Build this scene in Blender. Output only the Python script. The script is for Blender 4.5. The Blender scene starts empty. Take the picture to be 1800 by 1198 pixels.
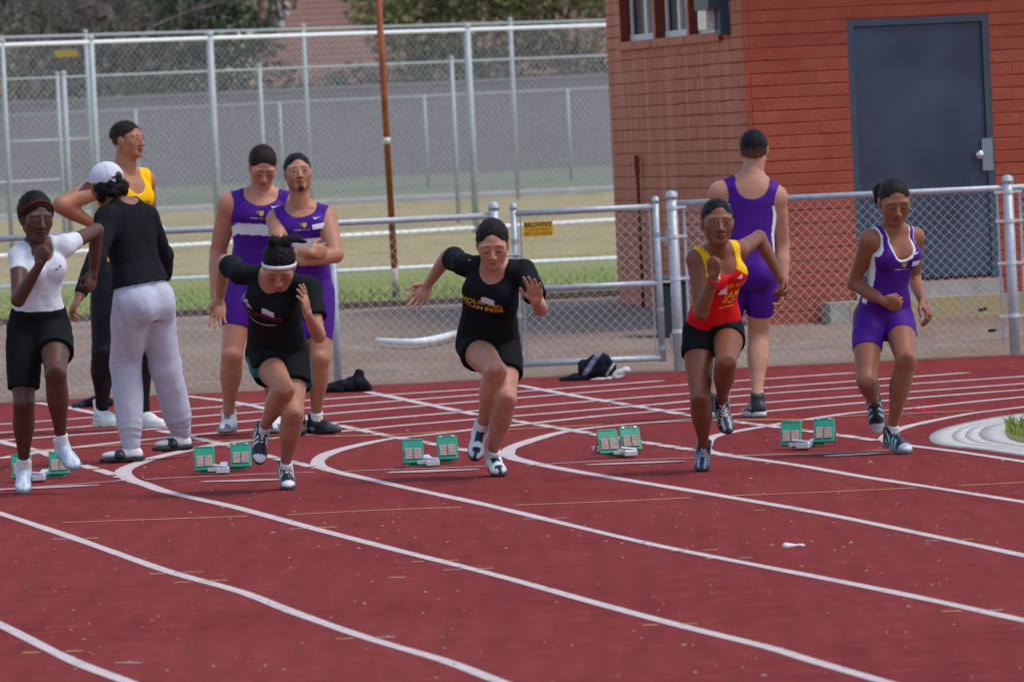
import bpy, bmesh, math, random
import numpy as np
from mathutils import Vector, Matrix
from mathutils.bvhtree import BVHTree

# ------------------------------------------------------------------ camera
FPX, CX, CY = 12000.0, 900.0, 599.0          # focal length and centre of the 1800x1198 photograph, in pixels
CAMH = 1.85
ROLL = math.atan(0.047)
PITCH = math.atan(364.0 / FPX)
SC = bpy.context.scene
COL = SC.collection

def cam_basis():
    r0 = np.array([1.0, 0, 0]); fw = np.array([0, math.cos(PITCH), -math.sin(PITCH)])
    u0 = np.array([0, math.sin(PITCH), math.cos(PITCH)])
    c, s = math.cos(ROLL), math.sin(ROLL)
    return c * r0 - s * u0, s * r0 + c * u0, fw
CR, CU, CF = cam_basis()
CAMP = np.array([0, 0, CAMH])

cam = bpy.data.cameras.new('camera'); camo = bpy.data.objects.new('camera', cam); COL.objects.link(camo)
M = Matrix.Identity(4)
for i in range(3):
    M[i][0] = CR[i]; M[i][1] = CU[i]; M[i][2] = -CF[i]; M[i][3] = CAMP[i]
camo.matrix_world = M
cam.sensor_width = 36.0; cam.lens = 36.0 * FPX / 1800.0
cam.clip_start = 1.0; cam.clip_end = 3000.0
cam.dof.use_dof = True; cam.dof.focus_distance = 36.8; cam.dof.aperture_fstop = 9.0
SC.camera = camo

# ------------------------------------------------------------------ sky, sun, exposure
SUN_EL, SUN_AZ = math.radians(60), math.radians(106)      # azimuth clockwise from +Y: sun high on the right
world = bpy.data.worlds.new('World'); SC.world = world; world.use_nodes = True
wn = world.node_tree.nodes; wl = world.node_tree.links
sky = wn.new('ShaderNodeTexSky'); sky.sky_type = 'NISHITA'; sky.sun_disc = False
sky.sun_elevation = SUN_EL; sky.sun_rotation = SUN_AZ
sky.air_density = 1.3; sky.dust_density = 1.2; sky.ozone_density = 1.0
bg = wn['Background']; bg.inputs['Strength'].default_value = 0.15
wl.new(sky.outputs[0], bg.inputs[0])
sl = bpy.data.lights.new('sun', 'SUN'); sl.energy = 1.3; sl.angle = math.radians(14); sl.color = (1.0, 0.93, 0.84)
so = bpy.data.objects.new('sun', sl); COL.objects.link(so)
sd = Vector((math.sin(SUN_AZ) * math.cos(SUN_EL), math.cos(SUN_AZ) * math.cos(SUN_EL), math.sin(SUN_EL)))
so.rotation_euler = sd.to_track_quat('Z', 'Y').to_euler(); so.location = (20, 20, 30)
SC.view_settings.view_transform = 'Standard'; SC.view_settings.look = 'None'
SC.view_settings.exposure = 0.54; SC.view_settings.gamma = 1.0

# ------------------------------------------------------------------ pixel -> place
def ray(x, y):
    return CF + CR * ((x - CX) / FPX) - CU * ((y - CY) / FPX)
def at(x, y, Y):
    d = ray(x, y); return CAMP + d * (Y / d[1])
def gnd(x, y, z=0.0):
    d = ray(x, y); return CAMP + d * ((z - CAMH) / d[2])

# ------------------------------------------------------------------ small helpers
def lin(hexs):
    hexs = hexs.lstrip('#'); v = [int(hexs[i:i + 2], 16) / 255 for i in (0, 2, 4)]
    return np.array([c / 12.92 if c <= .04045 else ((c + .055) / 1.055) ** 2.4 for c in v])
def nrm(v):
    v = np.asarray(v, float); n = np.linalg.norm(v); return v / n if n > 1e-9 else v
def A(*v): return np.array(v, float)

def tag(o, label=None, cat=None, group=None, kind=None):
    if label: o['label'] = label
    if cat: o['category'] = cat
    if group: o['group'] = group
    if kind: o['kind'] = kind
    return o
def empty(name, loc):
    o = bpy.data.objects.new(name, None); o.location = tuple(loc); o.empty_display_size = .1; COL.objects.link(o); return o

def mesh_obj(name, V, F, mat, parent=None, col=None, smooth=False):
    """V world coordinates; when parented, stored relative to the parent chain's origin (no rotations used)."""
    V = np.asarray(V, float)
    if parent is not None:
        off = np.zeros(3); p = parent
        while p is not None:
            off += np.array(p.location); p = p.parent
        V = V - off
    me = bpy.data.meshes.new(name)
    if isinstance(F, np.ndarray) and F.ndim == 2:
        n, k = F.shape
        me.vertices.add(len(V)); me.vertices.foreach_set('co', V.astype(np.float32).ravel())
        me.loops.add(n * k); me.loops.foreach_set('vertex_index', F.astype(np.int32).ravel())
        me.polygons.add(n); me.polygons.foreach_set('loop_start', np.arange(0, n * k, k, dtype=np.int32))
        me.polygons.foreach_set('loop_total', np.full(n, k, dtype=np.int32))
        me.update(calc_edges=True)
    else:
        me.from_pydata([tuple(v) for v in V], [], [tuple(f) for f in F]); me.update()
    if col is not None:
        ca = me.color_attributes.new('Col', 'FLOAT_COLOR', 'POINT')
        c4 = np.ones((len(V), 4), np.float32); c4[:, :3] = col
        ca.data.foreach_set('color', c4.ravel())
    if smooth: me.polygons.foreach_set('use_smooth', np.ones(len(me.polygons), bool))
    if mat is not None: me.materials.append(mat)
    o = bpy.data.objects.new(name, me); COL.objects.link(o)
    if parent is not None: o.parent = parent
    return o

class MB:
    """collects simple shapes into one mesh"""
    def __init__(s): s.v = []; s.f = []
    def box(s, c, sz, ax=None, bev=0.0):
        c = np.asarray(c, float); hx, hy, hz = [q / 2 for q in sz]
        ex, ey, ez = (A(1, 0, 0), A(0, 1, 0), A(0, 0, 1)) if ax is None else ax
        b = len(s.v)
        if bev <= 0:
            for dx, dy, dz in ((-1,-1,-1),(1,-1,-1),(1,1,-1),(-1,1,-1),(-1,-1,1),(1,-1,1),(1,1,1),(-1,1,1)):
                s.v.append(c + ex * hx * dx + ey * hy * dy + ez * hz * dz)
            s.f += [tuple(b + i for i in q) for q in ((0,3,2,1),(4,5,6,7),(0,1,5,4),(1,2,6,5),(2,3,7,6),(3,0,4,7))]
        else:
            bm = bmesh.new(); bmesh.ops.create_cube(bm, size=1.0)
            for v in bm.verts: v.co = Vector((v.co.x * hx * 2, v.co.y * hy * 2, v.co.z * hz * 2))
            bmesh.ops.bevel(bm, geom=bm.edges[:] , offset=bev, segments=1, affect='EDGES')
            bm.verts.ensure_lookup_table()
            for v in bm.verts: s.v.append(c + ex * v.co.x + ey * v.co.y + ez * v.co.z)
            for f in bm.faces: s.f.append(tuple(b + v.index for v in f.verts))
            bm.free()
        return s
    def tube(s, a, b, r, n=10, r2=None, cap=True):
        a = np.asarray(a, float); b = np.asarray(b, float); d = nrm(b - a)
        u = nrm(np.cross(d, A(0, 0, 1) if abs(d[2]) < .9 else A(1, 0, 0))); w = np.cross(d, u)
        r2 = r if r2 is None else r2; i0 = len(s.v)
        for p, rr in ((a, r), (b, r2)):
            for k in range(n):
                t = 2 * math.pi * k / n; s.v.append(p + (u * math.cos(t) + w * math.sin(t)) * rr)
        for k in range(n):
            k2 = (k + 1) % n; s.f.append((i0 + k, i0 + k2, i0 + n + k2, i0 + n + k))
        if cap:
            s.f.append(tuple(i0 + k for k in reversed(range(n)))); s.f.append(tuple(i0 + n + k for k in range(n)))
        return s
    def path(s, pts, r, n=6):
        pts = [np.asarray(p, float) for p in pts]; i0 = len(s.v); m = len(pts)
        rr = r if hasattr(r, '__len__') else [r] * m
        for i, p in enumerate(pts):
            d = nrm(pts[min(i + 1, m - 1)] - pts[max(i - 1, 0)])
            u = nrm(np.cross(d, A(0, 0.03, 1) if abs(d[2]) < .95 else A(1, 0, 0))); w = np.cross(d, u)
            for k in range(n):
                t = 2 * math.pi * k / n; s.v.append(p + (u * math.cos(t) + w * math.sin(t)) * rr[i])
        for i in range(m - 1):
            for k in range(n):
                k2 = (k + 1) % n; b = i0 + i * n
                s.f.append((b + k, b + k2, b + n + k2, b + n + k))
        s.f.append(tuple(i0 + k for k in reversed(range(n)))); s.f.append(tuple(i0 + (m - 1) * n + k for k in range(n)))
        return s
    def dome(s, c, r, hgt, n=10, rings=4):
        c = np.asarray(c, float); i0 = len(s.v)
        for j in range(rings):
            a = (math.pi / 2) * j / rings
            for k in range(n):
                t = 2 * math.pi * k / n; s.v.append(c + A(math.cos(t) * r * math.cos(a), math.sin(t) * r * math.cos(a), hgt * math.sin(a)))
        s.v.append(c + A(0, 0, hgt)); top = len(s.v) - 1
        for j in range(rings - 1):
            for k in range(n):
                k2 = (k + 1) % n; s.f.append((i0 + j * n + k, i0 + j * n + k2, i0 + (j + 1) * n + k2, i0 + (j + 1) * n + k))
        for k in range(n): s.f.append((i0 + (rings - 1) * n + k, i0 + (rings - 1) * n + (k + 1) % n, top))
        return s
    def build(s, name, mat, parent=None, smooth=False, col=None):
        return mesh_obj(name, s.v, s.f, mat, parent, col, smooth)

# ------------------------------------------------------------------ materials
MATS = {}
def new_mat(name):
    m = bpy.data.materials.new(name); m.use_nodes = True
    nt = m.node_tree; return m, nt, nt.nodes['Principled BSDF']
def N(nt, t, **kw):
    n = nt.nodes.new(t)
    for k, v in kw.items(): setattr(n, k, v)
    return n
def simple(name, color, rough=.6, metal=0.0, noise=0.0, nscale=30, bump=0.0, bscale=200, spec=.4, coat=0.0):
    if name in MATS: return MATS[name]
    m, nt, p = new_mat(name)
    p.inputs['Roughness'].default_value = rough; p.inputs['Metallic'].default_value = metal
    p.inputs['Specular IOR Level'].default_value = spec
    p.inputs['Coat Weight'].default_value = coat
    c = tuple(color) + (1,)
    p.inputs['Base Color'].default_value = c
    if noise > 0 or bump > 0:
        tc = N(nt, 'ShaderNodeTexCoord')
    if noise > 0:
        nz = N(nt, 'ShaderNodeTexNoise'); nz.inputs['Scale'].default_value = nscale; nz.inputs['Detail'].default_value = 6
        nt.links.new(tc.outputs['Object'], nz.inputs['Vector'])
        mr = N(nt, 'ShaderNodeMapRange'); mr.inputs['To Min'].default_value = 1 - noise; mr.inputs['To Max'].default_value = 1 + noise
        mr.inputs['From Min'].default_value = .3; mr.inputs['From Max'].default_value = .7
        nt.links.new(nz.outputs['Fac'], mr.inputs['Value'])
        mx = N(nt, 'ShaderNodeVectorMath', operation='SCALE'); mx.inputs[0].default_value = c[:3]
        nt.links.new(mr.outputs[0], mx.inputs['Scale']); nt.links.new(mx.outputs[0], p.inputs['Base Color'])
    if bump > 0:
        nb = N(nt, 'ShaderNodeTexNoise'); nb.inputs['Scale'].default_value = bscale; nb.inputs['Detail'].default_value = 4
        nt.links.new(tc.outputs['Object'], nb.inputs['Vector'])
        bp = N(nt, 'ShaderNodeBump'); bp.inputs['Strength'].default_value = bump; bp.inputs['Distance'].default_value = .01
        nt.links.new(nb.outputs['Fac'], bp.inputs['Height']); nt.links.new(bp.outputs[0], p.inputs['Normal'])
    MATS[name] = m; return m
def vcol(name, rough=.7, noise=.1, nscale=60, bump=.2, bscale=300, spec=.3, sheen=0.0, sss=0.0):
    """material that takes its colour from the mesh's own colour attribute"""
    if name in MATS: return MATS[name]
    m, nt, p = new_mat(name)
    p.inputs['Roughness'].default_value = rough; p.inputs['Specular IOR Level'].default_value = spec
    p.inputs['Sheen Weight'].default_value = sheen
    at_ = N(nt, 'ShaderNodeAttribute', attribute_name='Col'); tc = N(nt, 'ShaderNodeTexCoord')
    nz = N(nt, 'ShaderNodeTexNoise'); nz.inputs['Scale'].default_value = nscale; nz.inputs['Detail'].default_value = 5
    nt.links.new(tc.outputs['Object'], nz.inputs['Vector'])
    mr = N(nt, 'ShaderNodeMapRange'); mr.inputs['To Min'].default_value = 1 - noise; mr.inputs['To Max'].default_value = 1 + noise
    mr.inputs['From Min'].default_value = .3; mr.inputs['From Max'].default_value = .7
    nt.links.new(nz.outputs['Fac'], mr.inputs['Value'])
    mx = N(nt, 'ShaderNodeVectorMath', operation='SCALE'); nt.links.new(at_.outputs['Color'], mx.inputs[0])
    nt.links.new(mr.outputs[0], mx.inputs['Scale']); nt.links.new(mx.outputs[0], p.inputs['Base Color'])
    if sss > 0:
        p.inputs['Subsurface Weight'].default_value = sss; p.inputs['Subsurface Radius'].default_value = (.012, .005, .003)
        p.inputs['Subsurface Scale'].default_value = 1.0
    nb = N(nt, 'ShaderNodeTexNoise'); nb.inputs['Scale'].default_value = bscale; nb.inputs['Detail'].default_value = 3
    nt.links.new(tc.outputs['Object'], nb.inputs['Vector'])
    bp = N(nt, 'ShaderNodeBump'); bp.inputs['Strength'].default_value = bump; bp.inputs['Distance'].default_value = .004
    nt.links.new(nb.outputs['Fac'], bp.inputs['Height']); nt.links.new(bp.outputs[0], p.inputs['Normal'])
    MATS[name] = m; return m

# ------------------------------------------------------------------ vector value noise
_rs = np.random.RandomState(7); _tab = _rs.rand(4096).astype(np.float32)
def vnoise(P, scale=1.0, seed=0):
    Q = np.asarray(P, float) * scale + seed * 17.31; I = np.floor(Q).astype(np.int64); f = Q - I; f = f * f * (3 - 2 * f)
    def h(i, j, k): return _tab[(i * 73856093 ^ j * 19349663 ^ k * 83492791) & 4095]
    x, y, z = I[:, 0], I[:, 1], I[:, 2]; fx, fy, fz = f[:, 0], f[:, 1], f[:, 2]
    def L(a, b, t): return a + (b - a) * t
    return L(L(L(h(x,y,z),h(x+1,y,z),fx),L(h(x,y+1,z),h(x+1,y+1,z),fx),fy),
             L(L(h(x,y,z+1),h(x+1,y,z+1),fx),L(h(x,y+1,z+1),h(x+1,y+1,z+1),fx),fy),fz) * 2 - 1

# ------------------------------------------------------------------ implicit surfaces
BIG = .12
class SDF:
    def __init__(s, vox): s.vox = vox; s.p = []
    def add(s, f, lo, hi, k=.02, op='u', cut=None):
        s.p.append((f, np.asarray(lo, float), np.asarray(hi, float), k, op, cut)); return s
    def limb(s, a, b, rad, k=.02, op='u', cut=None):
        a = np.asarray(a, float); b = np.asarray(b, float); ba = b - a; L2 = max(ba @ ba, 1e-9)
        rad = [rad] if not hasattr(rad, '__len__') else rad
        ts = np.linspace(0, 1, len(rad)); rm = max(rad)
        def f(X, Y, Z):
            t = np.clip(((X - a[0]) * ba[0] + (Y - a[1]) * ba[1] + (Z - a[2]) * ba[2]) / L2, 0, 1)
            d = np.sqrt((X - a[0] - t * ba[0]) ** 2 + (Y - a[1] - t * ba[1]) ** 2 + (Z - a[2] - t * ba[2]) ** 2)
            if len(rad) == 1: return d - rad[0]
            if len(rad) == 2: return d - (rad[0] + t * (rad[1] - rad[0]))
            tt = t * t * (3 - 2 * t) if len(rad) == -1 else t
            return d - np.interp(tt, ts, rad)
        return s.add(f, np.minimum(a, b) - rm, np.maximum(a, b) + rm, k, op, cut)
    def ell(s, c, ax, r, k=.02, op='u', cut=None):
        c = np.asarray(c, float); ax = np.asarray(ax, float); r = np.asarray(r, float)
        e = np.sqrt(((ax * r[:, None]) ** 2).sum(0))
        def f(X, Y, Z):
            x, y, z = X - c[0], Y - c[1], Z - c[2]
            q = [x * ax[i][0] + y * ax[i][1] + z * ax[i][2] for i in range(3)]
            k0 = np.sqrt((q[0] / r[0]) ** 2 + (q[1] / r[1]) ** 2 + (q[2] / r[2]) ** 2)
            k1 = np.sqrt((q[0] / r[0] ** 2) ** 2 + (q[1] / r[1] ** 2) ** 2 + (q[2] / r[2] ** 2) ** 2) + 1e-9
            return k0 * (k0 - 1) / k1
        return s.add(f, c - e, c + e, k, op, cut)
    def rbox(s, c, ax, hs, r=.01, k=.01, op='u', cut=None):
        c = np.asarray(c, float); ax = np.asarray(ax, float); hs = np.asarray(hs, float)
        e = np.abs(ax * hs[:, None]).sum(0)
        def f(X, Y, Z):
            x, y, z = X - c[0], Y - c[1], Z - c[2]
            q = [np.abs(x * ax[i][0] + y * ax[i][1] + z * ax[i][2]) - hs[i] + r for i in range(3)]
            o = np.sqrt(sum(np.maximum(v, 0) ** 2 for v in q)); return o + np.minimum(np.maximum(np.maximum(q[0], q[1]), q[2]), 0) - r
        return s.add(f, c - e, c + e, k, op, cut)
    def grid(s):
        h = s.vox; us = [p for p in s.p if p[4] == 'u']
        lo = np.min([p[1] for p in us], 0) - .03 - 3 * h; hi = np.max([p[2] for p in us], 0) + .03 + 3 * h
        n = np.ceil((hi - lo) / h).astype(int) + 1
        F = np.full(n, BIG, np.float32)
        ax = [(lo[i] + h * np.arange(n[i])).astype(np.float32) for i in range(3)]
        for f, plo, phi, k, op, cut in s.p:
            pad = k + 2 * h
            i0 = np.maximum(np.floor((plo - pad - lo) / h).astype(int), 0); i1 = np.minimum(np.ceil((phi + pad - lo) / h).astype(int) + 1, n)
            if np.any(i1 <= i0): continue
            sl = tuple(slice(i0[i], i1[i]) for i in range(3))
            X = ax[0][sl[0]][:, None, None]; Y = ax[1][sl[1]][None, :, None]; Z = ax[2][sl[2]][None, None, :]
            d = f(X, Y, Z).astype(np.float32)
            if cut:
                for pt, nn in cut:
                    d = np.maximum(d, ((X - pt[0]) * nn[0] + (Y - pt[1]) * nn[1] + (Z - pt[2]) * nn[2]).astype(np.float32))
            a = F[sl]
            if op == 'u':
                hh = np.maximum(k - np.abs(a - d), 0) / k; F[sl] = np.minimum(a, d) - hh * hh * k * .25
            elif op == 's':
                d = -d; hh = np.maximum(k - np.abs(a - d), 0) / k; F[sl] = np.maximum(a, d) + hh * hh * k * .25
        return F, lo
    def mesh(s):
        F, lo = s.grid(); return surface_nets(F, lo, s.vox)

def surface_nets(F, lo, h):
    S = F < 0
    c = np.zeros(tuple(d - 1 for d in F.shape), np.uint8)
    for i in (0, 1):
        for j in (0, 1):
            for k in (0, 1):
                c += S[i:i + c.shape[0], j:j + c.shape[1], k:k + c.shape[2]]
    act = (c > 0) & (c < 8); I = np.argwhere(act); idx = np.full(c.shape, -1, np.int32); idx[act] = np.arange(len(I))
    acc = np.zeros((len(I), 3)); cnt = np.zeros(len(I))
    i, j, k = I.T
    for ax in range(3):
        for u in (0, 1):
            for v in (0, 1):
                o0 = [0, 0, 0]; oth = [q for q in range(3) if q != ax]; o0[oth[0]] = u; o0[oth[1]] = v
                o1 = list(o0); o1[ax] = 1
                f0 = F[i + o0[0], j + o0[1], k + o0[2]]; f1 = F[i + o1[0], j + o1[1], k + o1[2]]
                m = (f0 < 0) != (f1 < 0); t = np.where(m, f0 / np.where(m, f0 - f1, 1), 0)
                p = np.array(o0, float)[None, :].repeat(len(I), 0); p[:, ax] += t
                acc[m] += p[m]; cnt[m] += 1
    V = lo + h * (I + acc / cnt[:, None])
    Q = []
    for ax in range(3):
        b, cc = [(1, 2), (2, 0), (0, 1)][ax]
        s0 = [slice(None)] * 3; s1 = [slice(None)] * 3; s0[ax] = slice(0, -1); s1[ax] = slice(1, None)
        a0 = S[tuple(s0)]; a1 = S[tuple(s1)]
        E = np.argwhere(a0 != a1); g = a0[tuple(E.T)]
        ok = (E[:, b] > 0) & (E[:, cc] > 0) & (E[:, b] < F.shape[b] - 1) & (E[:, cc] < F.shape[cc] - 1); E = E[ok]; g = g[ok]
        def cell(db, dc):
            q = E.copy(); q[:, b] -= db; q[:, cc] -= dc; return idx[tuple(q.T)]
        q = np.stack([cell(1, 1), cell(0, 1), cell(0, 0), cell(1, 0)], 1)
        q[~g] = q[~g][:, ::-1]; Q.append(q)
    return V, np.concatenate(Q)

def vnormals(V, F):
    n = np.zeros_like(V); a = V[F[:, 1]] - V[F[:, 0]]; b = V[F[:, 2]] - V[F[:, 0]]; fn = np.cross(a, b)
    for q in range(F.shape[1]): np.add.at(n, F[:, q], fn)
    return n / (np.linalg.norm(n, axis=1)[:, None] + 1e-12)
def relax(V, F, it=1, w=.5):
    for _ in range(it):
        acc = np.zeros_like(V); cnt = np.zeros(len(V))
        for q in range(4):
            a = F[:, q]; b = F[:, (q + 1) % 4]
            np.add.at(acc, a, V[b]); np.add.at(acc, b, V[a]); np.add.at(cnt, a, 1); np.add.at(cnt, b, 1)
        V = V * (1 - w) + w * acc / np.maximum(cnt, 1)[:, None]
    return V
# ------------------------------------------------------------------ people
TK = np.array([-.22, -.1, .05, .22, .42, .6, .78, .92, 1.0, 1.06])
PROF = {
 'F': (np.array([.048,.086,.097,.090,.071,.076,.085,.080,.055,.034]), np.array([.040,.058,.066,.060,.051,.055,.059,.050,.040,.033]), np.array([-.004,-.010,-.012,-.004,.002,.004,.006,.0,-.008,-.008])),
 'M': (np.array([.044,.078,.088,.086,.079,.088,.100,.096,.064,.038]), np.array([.040,.056,.062,.058,.055,.061,.067,.058,.045,.038]), np.array([-.004,-.008,-.010,-.002,.0,.004,.006,.0,-.008,-.008]))}
ARM = {'F': ([.031,.0295,.0265,.0235], [.0235,.0245,.020,.0155]), 'M': ([.036,.036,.033,.028], [.028,.0295,.0235,.018])}
LEG = {'F': ([.050,.0545,.051,.043,.035], [.0345,.0365,.0365,.029,.0215,.020]), 'M': ([.047,.051,.048,.041,.035], [.0345,.037,.0365,.028,.0215,.0205])}
SKIN = vcol('skin', rough=.48, noise=.10, nscale=40, bump=.12, bscale=220, spec=.30)
CLOTH = vcol('cloth', rough=.85, noise=.10, nscale=90, bump=.3, bscale=420, spec=.08)
LYCRA = vcol('lycra', rough=.6, noise=.06, nscale=60, bump=.15, bscale=500, spec=.16)
LEATH = vcol('shoe_leather', rough=.45, noise=.10, nscale=120, bump=.25, bscale=300, spec=.45)
PRINT = vcol('print', rough=.6, noise=.10, nscale=200, bump=.05, spec=.25)

def hair_material():
    m = vcol('hair', rough=.5, noise=.3, nscale=60, bump=.6, bscale=1.0, spec=.09); nt = m.node_tree
    for n in nt.nodes:                      # strands: noise drawn out along the head
        if n.type == 'TEX_NOISE' and n.inputs['Scale'].default_value == 1.0:
            mp = N(nt, 'ShaderNodeMapping'); mp.inputs['Scale'].default_value = (330, 40, 75); tc = [q for q in nt.nodes if q.type == 'TEX_COORD'][0]
            nt.links.new(tc.outputs['Object'], mp.inputs[0]); nt.links.new(mp.outputs[0], n.inputs['Vector'])
    return m
HAIR = hair_material()

class Person:
    def __init__(s, h, sex, px, contact, cpx, face, up=(0, 0, 1), pyaw=0.0, bulk=1.0, arm=1.0, fixlen=True):
        s.h, s.sex, s.bulk, s.armk = h, sex, bulk, arm
        cy = gnd(*cpx)[1]; Y0 = cy
        for it in range(3):
            s.J = s.solve(px, Y0, pyaw)
            Y0 += cy - s.J[contact][1]
        J = s.J
        s.P, s.Nk = J['pel'], J['neck']; s.L = np.linalg.norm(s.Nk - s.P); s.U = nrm(s.Nk - s.P)
        a = math.radians(pyaw); Sh = A(math.cos(a), math.sin(a), 0)
        s.Sh = nrm(Sh - (Sh @ s.U) * s.U); Ss = J['shL'] - J['shR']; s.Ss = nrm(Ss - (Ss @ s.U) * s.U)
        s.Fh = np.cross(s.Sh, s.U); s.Fs = np.cross(s.Ss, s.U)
        s.hf = nrm(face); s.hs = nrm(np.cross(s.hf, nrm(up))) * -1.0        # towards the person's own left
        s.hu = nrm(np.cross(s.hs, s.hf)) * 1.0
        if s.hu @ nrm(up) < 0: s.hu = -s.hu
        s.Hc = J['head']; s.hk = (.238 if sex == 'F' else .240) / .225
        s.skin_obj = None; s.shoe_min = 9.
    def solve(s, px, Y0, pyaw):
        h = s.h; J = {}
        for k, (x, y, dy) in px.items(): J[k] = at(x, y, Y0 + dy)
        a = math.radians(pyaw); Sh = A(math.cos(a), math.sin(a), 0)
        hw = .053 * h
        J['hipL'] = J['pel'] + Sh * hw; J['hipR'] = J['pel'] - Sh * hw
        dep = {k: px[k][2] if k in px else J[k][1] - Y0 for k in J}
        for par, ch, L in (('hip', 'kn', .245), ('kn', 'an', .246), ('sh', 'el', .184), ('el', 'wr', .150)):
            for q in 'LR':
                p, c = par + q, ch + q
                if c not in px: continue
                x, y, d0 = px[c]; sg = 1 if (d0 - dep[p]) >= 0 else -1
                pr = at(x, y, J[p][1]); proj = math.hypot(pr[0] - J[p][0], pr[2] - J[p][2])
                D = math.sqrt(max((L * h) ** 2 - proj ** 2, 0))
                J[c] = at(x, y, J[p][1] + sg * D)
        for q in 'LR':                    # toes and finger ends keep the depth step they were given
            for p, c in (('an', 'to'), ('wr', 'fi')):
                x, y, d0 = px[c + q]; J[c + q] = at(x, y, J[p + q][1] + d0 - dep[p + q])
        return J
    # --- frames
    def torso(s, S, grow=0., tlo=-.22, thi=1.06, k=.03, loose=0., cut=None, hemflare=0.):
        w, d, o = [q * s.h for q in PROF[s.sex]]; w = w * s.bulk; d = d * s.bulk
        if loose > 0:
            wm = max(w[2], w[6]) * .97; dm = max(d[2], d[6]) * .98
            mid = np.array([1, 1, 1, 1, 1, 1, .6, .2, 0, 0]) * loose
            w = w + mid * np.maximum(wm - w, 0); d = d + mid * np.maximum(dm - d, 0)
            w[:2] = np.maximum(w[:2], wm * loose); d[:2] = np.maximum(d[:2], dm * loose)
        w = w + grow + hemflare * np.clip(.3 - TK, 0, 1); d = d + grow + hemflare * np.clip(.3 - TK, 0, 1)
        P, U, L, Sh, Ss, Fh, Fs = s.P, s.U, s.L, s.Sh, s.Ss, s.Fh, s.Fs
        dS, dF = Ss - Sh, Fs - Fh
        def f(X, Y, Z):
            x, y, z = X - P[0], Y - P[1], Z - P[2]
            tv = (x * U[0] + y * U[1] + z * U[2]) / L; t = np.clip(tv, tlo, thi); tc = np.clip(t, 0, 1)
            a = x * Sh[0] + y * Sh[1] + z * Sh[2]; b = x * dS[0] + y * dS[1] + z * dS[2]; u = a + tc * b
            a = x * Fh[0] + y * Fh[1] + z * Fh[2]; b = x * dF[0] + y * dF[1] + z * dF[2]; v = a + tc * b - np.interp(t, TK, o)
            ww = np.interp(t, TK, w); dd = np.interp(t, TK, d)
            pw = 2.3; k0 = (np.abs(u / ww) ** pw + np.abs(v / dd) ** pw + 1e-12) ** (1 / pw)
            k1 = np.sqrt((u / ww ** 2) ** 2 + (v / dd ** 2) ** 2) + 1e-6
            r = k0 * (k0 - 1) / k1; ax = (tv - t) * L
            return np.where(ax == 0, np.maximum(r, -.08), np.sqrt(np.maximum(r, 0) ** 2 + ax ** 2))
        a0, a1 = P + U * L * tlo, P + U * L * thi; m = max(w.max(), d.max()) + .03
        S.add(f, np.minimum(a0, a1) - m, np.maximum(a0, a1) + m, k, 'u', cut)
    def chest_extra(s, S, grow=0.):
        h = s.h; fr = s.Fs; J = s.J
        for q, sg in (('L', 1), ('R', -1)):
            c = s.P + s.U * s.L * .76 + s.Ss * sg * .048 * h + fr * .046 * h * s.bulk
            if s.sex == 'F': S.ell(c, [s.Ss, fr, s.U], np.array([.036, .030, .038]) * h + grow, .03)
            else: S.ell(c + s.U * .01 * h, [s.Ss, fr, s.U], np.array([.045, .024, .036]) * h + grow, .03)
            g = s.P - s.U * .012 * h + s.Sh * sg * .044 * h - s.Fh * .040 * h
            S.ell(g, [s.Sh, s.Fh, s.U], np.array([.046, .042, .050]) * h + grow, .03)
    def shoulders(s, S, grow=0., trap=True):
        h = s.h; J = s.J; ka = ARM[s.sex][0][0] * h * s.armk
        for q, sg in (('L', 1), ('R', -1)):
            S.limb(s.Nk + s.U * .004 * h - s.Fs * .006 * h + s.Ss * sg * .025 * h, J['sh' + q], [.030 * h + grow, ka * .93 + grow], .03)
            if trap:
                S.limb(s.Nk + s.U * .030 * h - s.Fs * .012 * h, s.Nk * .5 + J['sh' + q] * .5 + s.U * .006 * h, [.026 * h + grow, .022 * h + grow], .03)
            S.ell(J['sh' + q], [s.Ss, s.Fs, s.U], np.array([1.08, 1.05, 1.15]) * ka + grow, .03)
    def arm_prims(s, S, q, grow=0., upto=2.0, k=.02, flare=0.):
        h = s.h; J = s.J; ru, rf = [np.array(r) * h * s.armk for r in ARM[s.sex]]
        a, e, w = J['sh' + q], J['el' + q], J['wr' + q]
        if upto < 1.0:
            e2 = a + (e - a) * upto; rr = np.interp(np.linspace(0, upto, 4), np.linspace(0, 1, 4), ru) + grow + flare * np.linspace(0, 1, 4)
            S.limb(a, e2 + (e2 - a) * .3, list(np.append(rr, rr[-1])), k, cut=[(e2, nrm(e2 - a))])
        else:
            S.limb(a, e, list(ru + grow), k); 
            if upto >= 2.0: S.limb(e, w, list(rf + grow), k)
            else:
                w2 = e + (w - e) * (upto - 1); S.limb(e, w2 + (w2 - e) * .1, list(np.interp(np.linspace(0, upto - 1, 4), np.linspace(0, 1, 4), rf) + grow), k, cut=[(w2, nrm(w2 - e))])
    def bend_back(s, q):
        J = s.J; m = (J['hip' + q] + J['an' + q]) / 2 - J['kn' + q]; ax = nrm(J['an' + q] - J['hip' + q])
        b = m - (m @ ax) * ax
        if np.linalg.norm(b) < .03: b = -s.Fh
        b = nrm(nrm(b) * .7 - s.Fh * .3); sh = nrm(J['an' + q] - J['kn' + q]); return nrm(b - (b @ sh) * sh)
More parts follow.
